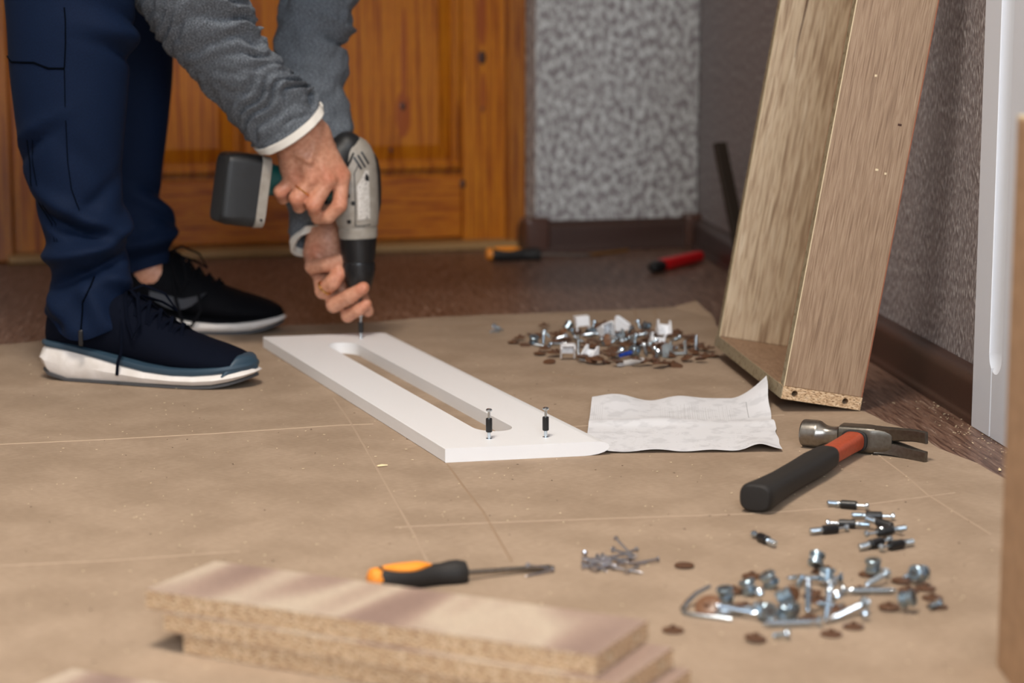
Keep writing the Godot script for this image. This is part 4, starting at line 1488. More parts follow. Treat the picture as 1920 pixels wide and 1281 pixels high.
func build_shirt(man: Node3D, chest: Vector3, neck: Vector3) -> void:
	var wob := noise(FastNoiseLite.TYPE_SIMPLEX_SMOOTH, 1.0, 5, 2)
	# near sleeve: many folds that run slanting round the forearm
	var rows := [[Vector3(-0.5813, 0.7018, -2.9000), Vector3(0.0795, 0.0485, 0.0000)], [Vector3(-0.5126, 0.6260, -2.9200), Vector3(0.0764, 0.0422, 0.0000)], [Vector3(-0.4625, 0.5666, -2.9500), Vector3(0.0745, 0.0322, 0.0000)], [Vector3(-0.4364, 0.5171, -2.9700), Vector3(0.0715, 0.0174, 0.0000)], [Vector3(-0.4232, 0.4761, -2.9950), Vector3(0.0663, 0.0132, -0.0000)], [Vector3(-0.4002, 0.4387, -3.0200), Vector3(0.0606, 0.0134, 0.0000)], [Vector3(-0.3733, 0.4042, -3.0450), Vector3(0.0597, 0.0150, 0.0000)], [Vector3(-0.3479, 0.3733, -3.0700), Vector3(0.0558, 0.0232, 0.0000)], [Vector3(-0.3275, 0.3424, -3.0920), Vector3(0.0475, 0.0303, 0.0000)], [Vector3(-0.3232, 0.3368, -3.0950), Vector3(0.0460, 0.0311, 0.0000)]]
	var fold := func(th: float, t: float) -> float:
		if t < 0.15:
			return 0.0
		var x := cos(th)
		var ph := t * 16.5 + x * 0.95 - x * x * 0.45 + wob.get_noise_2d(t * 3.0, th * 0.45) * 1.6
		var ridge := pow(0.5 + 0.5 * cos(TAU * ph), 0.75)
		var amp := 0.0185 * (0.45 + 0.55 * smoothstep(-0.9, 0.5, x)) * (0.5 + 0.8 * wob.get_noise_2d(t * 5.0 + 40.0, th * 0.7 + 9.0))
		amp *= 1.0 - smoothstep(0.88, 0.97, t)
		return amp * (ridge - 0.5) + 0.003 * wob.get_noise_2d(t * 22.0, th * 2.5) * (1.0 - smoothstep(0.88, 0.97, t))
	var bend := func(th: float, t: float) -> Vector3:
		return Vector3(0.012, -0.016, 0) * smoothstep(0.8, 1.0, t) * sin(th)
	var rn := sleeve_rings(rows, 0.80, 80, 14, bend, fold)
	var g := Geo.new()
	cloth_tube(g, rn, 0.0025)
	# far sleeve: hangs straight down
	var rows2 := [[Vector3(-0.2456, 0.8330, -3.2600), Vector3(0.0713, 0.0000, 0.0000)], [Vector3(-0.2672, 0.7011, -3.2600), Vector3(0.0718, 0.0000, 0.0000)], [Vector3(-0.2806, 0.5912, -3.2550), Vector3(0.0661, 0.0000, 0.0000)], [Vector3(-0.2904, 0.5200, -3.2500), Vector3(0.0594, 0.0000, 0.0000)], [Vector3(-0.2999, 0.4763, -3.2500), Vector3(0.0555, 0.0000, 0.0000)], [Vector3(-0.3054, 0.4345, -3.2500), Vector3(0.0556, 0.0020, 0.0000)], [Vector3(-0.3044, 0.3904, -3.2500), Vector3(0.0557, 0.0020, 0.0000)], [Vector3(-0.3000, 0.3341, -3.2500), Vector3(0.0531, 0.0020, 0.0000)], [Vector3(-0.2964, 0.2755, -3.2500), Vector3(0.0488, 0.0041, 0.0000)], [Vector3(-0.2947, 0.2193, -3.2500), Vector3(0.0465, 0.0049, 0.0000)], [Vector3(-0.2933, 0.1752, -3.2500), Vector3(0.0454, 0.0098, 0.0000)], [Vector3(-0.2927, 0.1612, -3.2500), Vector3(0.0447, 0.0139, 0.0000)]]
	var fold2 := func(th: float, t: float) -> float:
		var x := cos(th)
		var k := 0.0
		for q in [[0.37, 0.06, 0.012, 0.013], [0.42, 0.05, -0.013, 0.011], [0.30, 0.05, -0.008, 0.02], [0.55, -0.07, -0.005, 0.02], [0.65, -0.07, 0.005, 0.025]]:
			k += q[2] * exp(-pow((t - q[0] + q[1] * (1.0 - x)) / q[3], 2.0)) * smoothstep(-0.2, 0.9, x)
		return k + 0.006 * wob.get_noise_2d(t * 12.0 + 7.0, th * 1.2) * (1.0 - smoothstep(0.9, 1.0, t))
	var bend2 := func(th: float, t: float) -> Vector3:
		return Vector3(0, 0.018, 0) * smoothstep(0.86, 1.0, t) * sin(th)
	var rf := sleeve_rings(rows2, 0.80, 64, 10, bend2, fold2)
	cloth_tube(g, rf, 0.0025)
	# trunk of the shirt, above the frame
	var f := Field.new(chest - Vector3(0.42, 0.32, 0.42), chest + Vector3(0.30, 0.28, 0.42), 0.014)
	f.bone(chest + Vector3(-0.22, -0.02, 0), chest + Vector3(0.02, 0, 0), 0.17, 0.185, 0.06)
	f.bone(chest + Vector3(0.02, 0, 0), neck + Vector3(-0.05, -0.01, 0), 0.16, 0.10, 0.06)
	f.bone(neck + Vector3(-0.07, -0.02, -0.16), neck + Vector3(-0.07, -0.02, 0.16), 0.085, 0.085, 0.06)
	f.bone(neck + Vector3(-0.05, -0.03, 0.17), Vector3(-0.5761, 0.6991, -2.9100), 0.085, 0.082, 0.05)
	f.bone(neck + Vector3(-0.05, -0.03, -0.17), Vector3(-0.2540, 0.8021, -3.2600), 0.085, 0.076, 0.05)
	f.net(g)
	var shirt := part("shirt", g, M.heather, man, "heather grey long-sleeved shirt with creased sleeves", 60.0)
	# pale bands at the cuffs
	for q in [[rn, 0.0125], [rf, 0.011]]:
		var src: Array = q[0]
		var last: PackedVector3Array = src[src.size() - 1]
		var prev: PackedVector3Array = src[src.size() - 8]
		var n := last.size()
		var c := Vector3.ZERO
		for p in last:
			c += p
		c /= n
		var loops := [PackedVector3Array(), PackedVector3Array(), PackedVector3Array(), PackedVector3Array(), PackedVector3Array(), PackedVector3Array()]
		for i in n:
			var d: Vector3 = (last[i] - prev[i]).normalized()
			var o := (last[i] - c).normalized()
			var p := last[i]
			loops[0].append(p - d * q[1] * 0.4 + o * 0.0005)
			loops[1].append(p - d * q[1] * 0.35 + o * 0.0022)
			loops[2].append(p + d * q[1] * 0.45 + o * 0.0022)
			loops[3].append(p + d * q[1] * 0.6 + o * 0.0006)
			loops[4].append(p + d * q[1] * 0.5 - o * 0.003)
			loops[5].append(p - d * q[1] * 0.4 - o * 0.003)
		var band := Geo.new()
		band.loft([loops[0], loops[1], loops[2], loops[3], loops[4], loops[5], loops[0]], false)
		part("cuff_band", band, M.cuff, shirt, "off-white cuff band")


# shoe in its own frame: x from heel to toe, y up, z outwards to the camera side; length 0.30
func shoe_part(parent: Node3D, upper_m: Material, T: Transform3D, near: bool) -> void:
	var g := Geo.new()
	# stations along x: [x, half width, sole bottom, upper bottom, top, roundness]
	var st := [[0.004, 0.016, 0.040, 0.052, 0.066], [0.008, 0.024, 0.036, 0.050, 0.088], [0.02, 0.031, 0.034, 0.049, 0.103], [0.045, 0.035, 0.030, 0.046, 0.108], [0.08, 0.036, 0.028, 0.042, 0.110], [0.105, 0.037, 0.026, 0.038, 0.112], [0.125, 0.039, 0.024, 0.036, 0.109], [0.15, 0.042, 0.022, 0.033, 0.094], [0.175, 0.045, 0.020, 0.030, 0.079], [0.20, 0.048, 0.019, 0.028, 0.068], [0.225, 0.048, 0.018, 0.027, 0.059], [0.25, 0.045, 0.018, 0.027, 0.052], [0.27, 0.039, 0.019, 0.028, 0.046], [0.285, 0.029, 0.021, 0.029, 0.040], [0.293, 0.018, 0.024, 0.030, 0.036], [0.297, 0.006, 0.028, 0.031, 0.033]]
	var rings := []
	for k in (st.size() - 1) * 3 + 1:
		var f := k / 3.0
		var i := mini(int(f), st.size() - 2)
		var v := []
		for j in 5:
			v.append(cubic_interpolate(st[i][j], st[i + 1][j], st[maxi(i - 1, 0)][j], st[mini(i + 2, st.size() - 1)][j], f - i))
		var r := PackedVector3Array()
		var cz: float = -0.006 * smoothstep(0.1, 0.29, v[0])
		for a in 28:
			var th := TAU * a / 28.0
			var sy := sin(th)
			var z: float = signf(cos(th)) * pow(absf(cos(th)), 0.75) * v[1]
			var y: float = v[3] - 0.012 + (v[4] - v[3] + 0.012) * (0.5 + 0.5 * sy)
			var narrow: float = 1.0 - lerpf(0.10, 0.34, smoothstep(0.10, 0.16, v[0])) * pow(0.5 + 0.5 * sy, 1.6)
			r.append(Vector3(v[0], y, cz + z * narrow * 1.10))
		rings.append(r)
	g.loft(rings)
	var holder := part("shoe", g, upper_m, parent, "dark navy running shoe nearer the camera" if near else "black running shoe on the far foot", 70.0)
	holder.transform = T
	# sole layers follow an outline seen from above
	var outl := [[-0.003, 0.0, 0.018], [0.0, 0.020, 0.018], [0.012, 0.031, 0.0], [0.04, 0.036, 0.0], [0.08, 0.038, 0.0], [0.12, 0.041, 0.0], [0.16, 0.046, 0.0], [0.20, 0.050, 0.0], [0.23, 0.050, 0.0], [0.255, 0.046, 0.0], [0.275, 0.038, 0.0], [0.29, 0.026, 0.0], [0.298, 0.012, 0.0], [0.300, 0.0, 0.0]]
	var layer := func(lo: Callable, hi: Callable, swell: float) -> Geo:
		var q := Geo.new()
		var rr := []
		for lv in [[0.0, -0.0025], [0.12, 0.0], [0.5, swell], [0.88, 0.0], [1.0, -0.0025]]:
			var r := PackedVector3Array()
			for side in [1.0, -1.0]:
				var m := outl.size()
				for k in m - 1:
					var o: Array = outl[k] if side > 0 else outl[m - 1 - k]
					var x: float = o[0]
					var cz: float = -0.006 * smoothstep(0.1, 0.29, x)
					var grow: float = lv[1]
					var xx: float = x + grow * clampf((x - 0.15) / 0.15, -1.0, 1.0)
					var hw: float = maxf(o[1] + (grow if o[1] > 0.001 else 0.0), 0.0)
					r.append(Vector3(xx, lerpf(lo.call(x), hi.call(x), lv[0]), cz + side * hw))
			rr.append(r)
		q.loft(rr)
		return q
	var tread := func(x: float) -> float: return 0.010 * pow(clampf((0.045 - x) / 0.045, 0, 1), 2.0) + 0.012 * pow(clampf((x - 0.235) / 0.065, 0, 1), 2.0)
	var mid0 := func(x: float) -> float: return tread.call(x) + 0.004
	var mid1 := func(x: float) -> float: return lerpf(0.042, 0.016, smoothstep(0.0, 0.20, x)) + 0.008 * pow(clampf((x - 0.22) / 0.08, 0, 1), 1.5)
	var top1 := func(x: float) -> float: return mid1.call(x) + lerpf(0.0085, 0.009, x / 0.3)
	part("outsole", layer.call(tread, mid0, 0.0), M.outsole, holder)
	part("midsole", layer.call(mid0, mid1, 0.0035), M.midsole, holder)
	if near:
		part("teal_band", layer.call(mid1, top1, 0.001), M.sole_teal, holder)
		g = Geo.new()
		var tr := []
		for k in 7:
			var x: float = 0.262 + 0.0385 * k / 6.0
			var w: float = [0.0445, 0.042, 0.038, 0.033, 0.026, 0.017, 0.004][k]
			var y0: float = tread.call(x) + 0.003
			var y1: float = [0.016, 0.024, 0.034, 0.041, 0.041, 0.039, 0.033][k]
			var r := PackedVector3Array()
			for a in 16:
				var th := TAU * a / 16.0
				r.append(Vector3(x, lerpf(y0, y1, 0.5 + 0.5 * sin(th)), -0.006 + signf(cos(th)) * pow(absf(cos(th)), 0.5) * w * 1.04))
			tr.append(r)
		g.loft(tr)
		part("toe_cap", g, M.sole_teal, holder, "scuffed rubber toe cap")
	else:
		part("teal_band", layer.call(mid1, func(x): return mid1.call(x) + 0.004, 0.0), M.shoe_black, holder)
	# laces: crossing bars over the tongue, bow loops and hanging ends
	var top := func(x: float) -> float:
		for i in st.size() - 1:
			if x <= st[i + 1][0]:
				return lerpf(st[i][4], st[i + 1][4], (x - st[i][0]) / (st[i + 1][0] - st[i][0]))
		return 0.03
	g = Geo.new()
	for k in 5:
		var x: float = 0.128 + 0.016 * k
		var y: float = top.call(x)
		var y2: float = top.call(x + 0.012)
		g.tube([Vector3(x, y - 0.014, 0.028), Vector3(x + 0.003, y - 0.001, 0.016), Vector3(x + 0.007, y + 0.003, 0), Vector3(x + 0.011, y2 - 0.001, -0.016), Vector3(x + 0.014, y2 - 0.014, -0.028)], 0.0026, 7, 0.5)
		g.tube([Vector3(x, y - 0.014, -0.028), Vector3(x + 0.003, y - 0.001, -0.016), Vector3(x + 0.007, y + 0.0045, 0), Vector3(x + 0.011, y2 - 0.001, 0.016), Vector3(x + 0.014, y2 - 0.014, 0.028)], 0.0026, 7, 0.5)
	var kx := 0.118
	var ky: float = top.call(kx) + 0.003
	g.tube([Vector3(kx + 0.002, ky, 0.0), Vector3(kx + 0.012, ky + 0.004, 0.014), Vector3(kx + 0.030, ky - 0.004, 0.030), Vector3(kx + 0.038, ky - 0.034, 0.044), Vector3(kx + 0.030, ky - 0.050, 0.050), Vector3(kx + 0.020, ky - 0.030, 0.044), Vector3(kx + 0.008, ky - 0.006, 0.024), Vector3(kx, ky, 0.004)], 0.0027, 7, 0.55)
	g.tube([Vector3(kx, ky, 0.0), Vector3(kx + 0.02, ky + 0.008, -0.010), Vector3(kx + 0.045, ky - 0.004, -0.022), Vector3(kx + 0.055, ky - 0.026, -0.036), Vector3(kx + 0.035, ky - 0.016, -0.034), Vector3(kx, ky, -0.004)], 0.0027, 7, 0.55)
	if near:
		g.tube([Vector3(kx, ky, 0.004), Vector3(kx + 0.004, ky - 0.020, 0.030), Vector3(kx + 0.010, ky - 0.045, 0.041), Vector3(kx + 0.012, ky - 0.070, 0.048), Vector3(kx + 0.009, 0.030, 0.0525), Vector3(kx + 0.007, 0.014, 0.0525)], 0.0022, 7, 0.6)
	else:
		g.tube([Vector3(kx, ky, 0.004), Vector3(kx + 0.014, ky - 0.020, 0.034), Vector3(kx + 0.020, ky - 0.060, 0.048), Vector3(kx + 0.032, 0.016, 0.056), Vector3(kx + 0.046, 0.014, 0.058), Vector3(kx + 0.060, 0.034, 0.056), Vector3(kx + 0.056, 0.060, 0.044)], 0.0027, 7, 0.6)
	part("laces", g, M.lace if near else M.shoe_black, holder)
	if not near:
		# tapering curved stripe on the side
		g = Geo.new()
		var rr := []
		for k in 9:
			var t := k / 8.0
			var x := lerpf(0.095, 0.185, t)
			var y := 0.058 - 0.030 * sin(t * 2.2) + 0.026 * t
			var w := 0.009 * sin(PI * clampf(0.15 + t * 0.83, 0, 1))
			var hw := lerpf(0.043, 0.0455, t)
			rr.append(PackedVector3Array([Vector3(x, y - w, hw + 0.0005), Vector3(x, y + w, hw - 0.004), Vector3(x, y + w, hw - 0.008), Vector3(x, y - w, hw - 0.006)]))
		g.loft(rr)
		part("side_stripe", g, M.swoosh, holder, "grey curved side stripe")


func build_shoes(man: Node3D) -> void:
	var heel := Vector3(-0.6575, 0.0000, -2.8962)
	var toe := Vector3(-0.3554, 0.0000, -2.8074)
	var dir := Vector3(toe.x - heel.x, 0, toe.z - heel.z).normalized()
	var z := dir.cross(Vector3.UP)
	var T := Transform3D(Basis(dir * 1.03, Vector3.UP * 1.09, z), Vector3(heel.x, 0.0014, heel.z) - z * 0.044)
	shoe_part(man, M.shoe, T, true)
	heel = Vector3(-0.6638, 0.0000, -3.3465)
	toe = Vector3(-0.3588, 0.0000, -3.3856)
	dir = Vector3(toe.x - heel.x, 0, toe.z - heel.z).normalized()
	dir = Vector3(0.995, 0, 0.05).normalized()
	z = dir.cross(Vector3.UP)
	T = Transform3D(Basis(dir, Vector3.UP * 1.1, z), Vector3(heel.x, 0.0014, Vector3(-0.4696, 0.0000, -3.3138).z) - z * 0.046)
	shoe_part(man, M.shoe_black, T, false)

# ---------------------------------------------------------------- the drill
func ell_rings(rows: Array, seg: int, z_factor: float, pw := 1.0) -> Array:
	var rings := []
	for q in rows:
		var r := PackedVector3Array()
		var cx: float = (q[1] + q[2]) / 2.0
		var hw: float = (q[2] - q[1]) / 2.0
		for a in seg:
			var th := TAU * a / seg
			r.append(Vector3(cx + signf(cos(th)) * pow(absf(cos(th)), pw) * hw, q[0], signf(sin(th)) * pow(absf(sin(th)), pw) * hw * z_factor))
		rings.append(r)
	return rings


func build_drill() -> void:
	# y up along the spindle from the panel, grip towards -x, turned a little to the camera
	var foot := Vector3(-0.2275, 0.0175, -3.1763)
	var T := Transform3D(Basis(Vector3.UP, deg_to_rad(21.0)), foot)
	T.basis = Basis(Vector3(0, 0, 1), deg_to_rad(1.2)) * T.basis
	var d := thing("cordless_drill", "worn grey and black cordless drill held upright over the white panel", "drill", T)
	var g := Geo.new()
	# grey body shell
	var shell := [[0.150, -0.0265, 0.0275], [0.152, -0.0285, 0.0295], [0.166, -0.0290, 0.0300], [0.167, -0.0282, 0.0292], [0.1685, -0.0282, 0.0292], [0.170, -0.0305, 0.0310], [0.186, -0.0345, 0.0330], [0.215, -0.0360, 0.0335], [0.245, -0.0360, 0.0330], [0.262, -0.0350, 0.0315], [0.276, -0.0330, 0.0285], [0.288, -0.0295, 0.0235], [0.296, -0.0240, 0.0170], [0.301, -0.0150, 0.0090], [0.303, -0.0060, 0.0010]]
	g.loft(ell_rings(shell, 40, 0.93))
	part("body_shell", g, M.grey_plastic, d, "scuffed grey housing", 50.0)
	# dark motor cap over the upper back, towards the grip
	g = Geo.new()
	var cap := Field.new(Vector3(-0.062, 0.228, -0.04), Vector3(0.012, 0.318, 0.04), 0.003)
	cap.bone(Vector3(-0.030, 0.262, 0), Vector3(-0.012, 0.287, 0), 0.0255, 0.0235, 0.008)
	cap.bone(Vector3(-0.036, 0.252, 0), Vector3(-0.030, 0.268, 0), 0.0240, 0.0255, 0.008)
	cap.net(g)
	part("motor_cap", g, M.dark_plastic, d, "", 180.0)
	# rubber strip down the front side
	g = Geo.new()
	g.loft(ell_rings([[0.188, 0.016, 0.0345], [0.200, 0.012, 0.0372], [0.225, 0.010, 0.0382], [0.252, 0.010, 0.0372], [0.268, 0.010, 0.0340], [0.276, 0.014, 0.0300]], 20, 1.0, 0.8))
	part("rubber_strip", g, M.black_rubber, d)
	# seam line and raised worn label plate on the camera side
	var side := func(x: float, y: float, lift: float) -> Vector3:
		var i := 0
		while i < shell.size() - 2 and shell[i + 1][0] < y:
			i += 1
		var k: float = clampf((y - shell[i][0]) / (shell[i + 1][0] - shell[i][0]), 0.0, 1.0)
		var l := lerpf(shell[i][1], shell[i + 1][1], k)
		var r := lerpf(shell[i][2], shell[i + 1][2], k)
		var hw := (r - l) / 2.0
		var cx := (r + l) / 2.0
		return Vector3(x, y, sqrt(maxf(hw * hw - (x - cx) * (x - cx), 0.0)) * 0.93 + lift)
	var plate := func(poly: Array, lift: float, thick: float) -> Geo:
		var q := Geo.new()
		var a := PackedVector3Array()
		var b := PackedVector3Array()
		for p in poly:
			a.append(side.call(p.x, p.y, lift))
			b.append(side.call(p.x, p.y, lift - thick))
		q.loft([b, a])
		return q
	var lab := Geo.new()
	var lab_rows := []
	for k in 11:
		var y := 0.181 + 0.0072 * k
		var xl := -0.0080 if k < 8 else -0.0080 + 0.0045 * (k - 7)
		var row := PackedVector3Array()
		for lift in [0.0007, -0.003]:
			for i in 7:
				row.append(side.call(lerpf(xl, 0.0110, (i if lift > 0.0 else 6 - i) / 6.0), y, lift))
		lab_rows.append(row)
	lab.loft(lab_rows)
	part("worn_label", lab, M.worn_label, d, "scratched silvery label")
	g = Geo.new()
	g.add(plate.call([Vector2(0.004, 0.2395), Vector2(0.0105, 0.2375), Vector2(0.0105, 0.245), Vector2(0.0065, 0.250)], 0.0012, 0.003))
	part("label_mark", g, M.black_plastic, d)
	g = Geo.new()
	var ln := []
	for y in [0.172, 0.19, 0.21, 0.23, 0.25]:
		ln.append(side.call(-0.0115, y, 0.0002))
	ln.append(side.call(-0.005, 0.262, 0.0))
	g.tube(ln, 0.0008, 6)
	g.tube([side.call(-0.0115, 0.172, 0.0002), side.call(0.000, 0.1715, 0.0002), side.call(0.012, 0.173, 0.0002)], 0.0008, 6)
	part("seam_line", g, M.black_plastic, d)
	# cooling slots: recessed dark bars
	for k in 4:
		g = Geo.new()
		var x0: float = [0.0080, 0.0020, -0.0040, -0.0125][k]
		var y0: float = [0.2630, 0.2585, 0.2560, 0.2570][k]
		var a := Vector3(x0 - 0.0065 + (0.0 if k < 3 else -0.001), y0 + 0.018, 0)
		var b := Vector3(x0 + 0.0035, y0, 0)
		if k == 3:
			a = Vector3(-0.0105, 0.2800, 0)
			b = Vector3(-0.0205, 0.2600, 0)
		a = side.call(a.x, a.y, 0.0004)
		b = side.call(b.x, b.y, 0.0004)
		g.tube([a, side.call((a.x + b.x) / 2, (a.y + b.y) / 2, 0.0006), b], 0.0017, 6)
		part("cooling_slot", g, M.black_plastic, d)
	for q in [Vector2(-0.0200, 0.1785), Vector2(-0.0145, 0.2060), Vector2(-0.0215, 0.2170)]:
		g = Geo.new()
		var p: Vector3 = side.call(q.x, q.y, 0.0003)
		var nrm := Vector3(q.x, 0, p.z).normalized()
		g.lathe([[0.0, -0.003], [0.0034, -0.003], [0.0034, 0.0002], [0.0026, 0.0004], [0.0, 0.0004]], 14, along(p, p + nrm))
		part("screw_hole", g, M.black_plastic, d)
	# gearbox sleeve and chuck
	g = Geo.new()
	g.loft(ell_rings([[0.116, -0.0235, 0.0235], [0.119, -0.0250, 0.0250], [0.140, -0.0272, 0.0272], [0.150, -0.0280, 0.0285], [0.152, -0.0260, 0.0265]], 36, 1.0))
	part("torque_collar", g, M.black_plastic, d)
	g = Geo.new()
	g.loft(ell_rings([[0.070, -0.0095, 0.0095], [0.071, -0.0155, 0.0155], [0.076, -0.0172, 0.0172], [0.090, -0.0220, 0.0220], [0.098, -0.0240, 0.0240], [0.112, -0.0248, 0.0248], [0.1155, -0.0240, 0.0240], [0.116, -0.02, 0.02]], 36, 1.0))
	for k in 16:
		var a := TAU * k / 16.0
		g.box(Vector3(0.0022, 0.011, 0.003), Vector3(0.0238, 0.107, 0), Transform3D(Basis(Vector3.UP, a), Vector3.ZERO), 0.0006)
	part("chuck", g, M.black_plastic, d)
	g = Geo.new()
	g.lathe([[0.0, 0.0345], [0.0026, 0.0345], [0.0030, 0.038], [0.0032, 0.062], [0.0042, 0.064], [0.0042, 0.0715], [0.0, 0.0715]], 12)
	part("bit", g, M.steel_dark, d)
	# grip
	var e1 := Vector3(-cos(deg_to_rad(10)), sin(deg_to_rad(10)), 0)
	var e2 := Vector3(sin(deg_to_rad(10)), cos(deg_to_rad(10)), 0)
	var root := Vector3(-0.026, 0.226, 0)
	g = Geo.new()
	var rings := []
	for q in [[0.0, 0.020, 0.0175], [0.02, 0.0195, 0.0172], [0.05, 0.0185, 0.0165], [0.085, 0.0200, 0.0175], [0.108, 0.0240, 0.0205], [0.118, 0.0275, 0.0225]]:
		var r := PackedVector3Array()
		for a in 28:
			var th := TAU * a / 28.0
			r.append(root + e1 * q[0] + e2 * cos(th) * q[1] + Vector3(0, 0, 1) * sin(th) * q[2])
		rings.append(r)
	g.loft(rings)
	part("grip", g, M.green_plastic, d, "dark green grip")
	g = Geo.new()
	g.box(Vector3(0.022, 0.014, 0.014), root + e1 * 0.028 - e2 * 0.022, Transform3D(), 0.004)
	part("trigger", g, M.black_plastic, d)
	# battery foot: grey collar plate and black battery
	var bt := Transform3D(Basis(e2, e1, Vector3(0, 0, -1)), root + e1 * 0.118 - e2 * 0.0185)
	var blockr := func(rows: Array) -> Array:
		var out := []
		for q in rows:
			var r := PackedVector3Array()
			var hx: float = q[1]
			var hz: float = q[2]
			var cr: float = q[3]
			for c in 4:
				for k in 6:
					var a := PI / 2 * c + PI / 2 * k / 5.0
					var sx := 1.0 if c == 0 or c == 3 else -1.0
					var sz := 1.0 if c < 2 else -1.0
					r.append(bt * Vector3(q[4] + sx * (hx - cr) + cos(a) * cr, q[0], sz * (hz - cr) + sin(a) * cr))
			out.append(r)
		return out
	g = Geo.new()
	g.loft(blockr.call([[-0.004, 0.046, 0.030, 0.014, 0.002], [-0.002, 0.052, 0.036, 0.016, 0.0], [0.010, 0.0535, 0.0375, 0.016, 0.0], [0.012, 0.0530, 0.0370, 0.016, 0.0]]))
	part("foot_plate", g, M.grey_plastic, d, "scuffed grey collar above the battery")
	g = Geo.new()
	g.lathe([[0.0, -0.001], [0.0022, -0.001], [0.0022, 0.0006], [0.0, 0.0006]], 12, along(bt * Vector3(-0.040, 0.004, -0.0372), bt * Vector3(-0.040, 0.004, -0.06)))
	part("screw_hole", g, M.black_plastic, d)
	g = Geo.new()
	g.loft(blockr.call([[0.0118, 0.0510, 0.0350, 0.016, 0.0], [0.0125, 0.0525, 0.0365, 0.016, 0.0], [0.034, 0.0530, 0.0370, 0.015, 0.0], [0.054, 0.0520, 0.0362, 0.013, -0.001], [0.061, 0.0500, 0.0345, 0.012, -0.0015], [0.0640, 0.0470, 0.0315, 0.012, -0.002], [0.0645, 0.0440, 0.0285, 0.012, -0.002]]))
	part("battery", g, M.dark_plastic, d, "black battery block", 35.0)


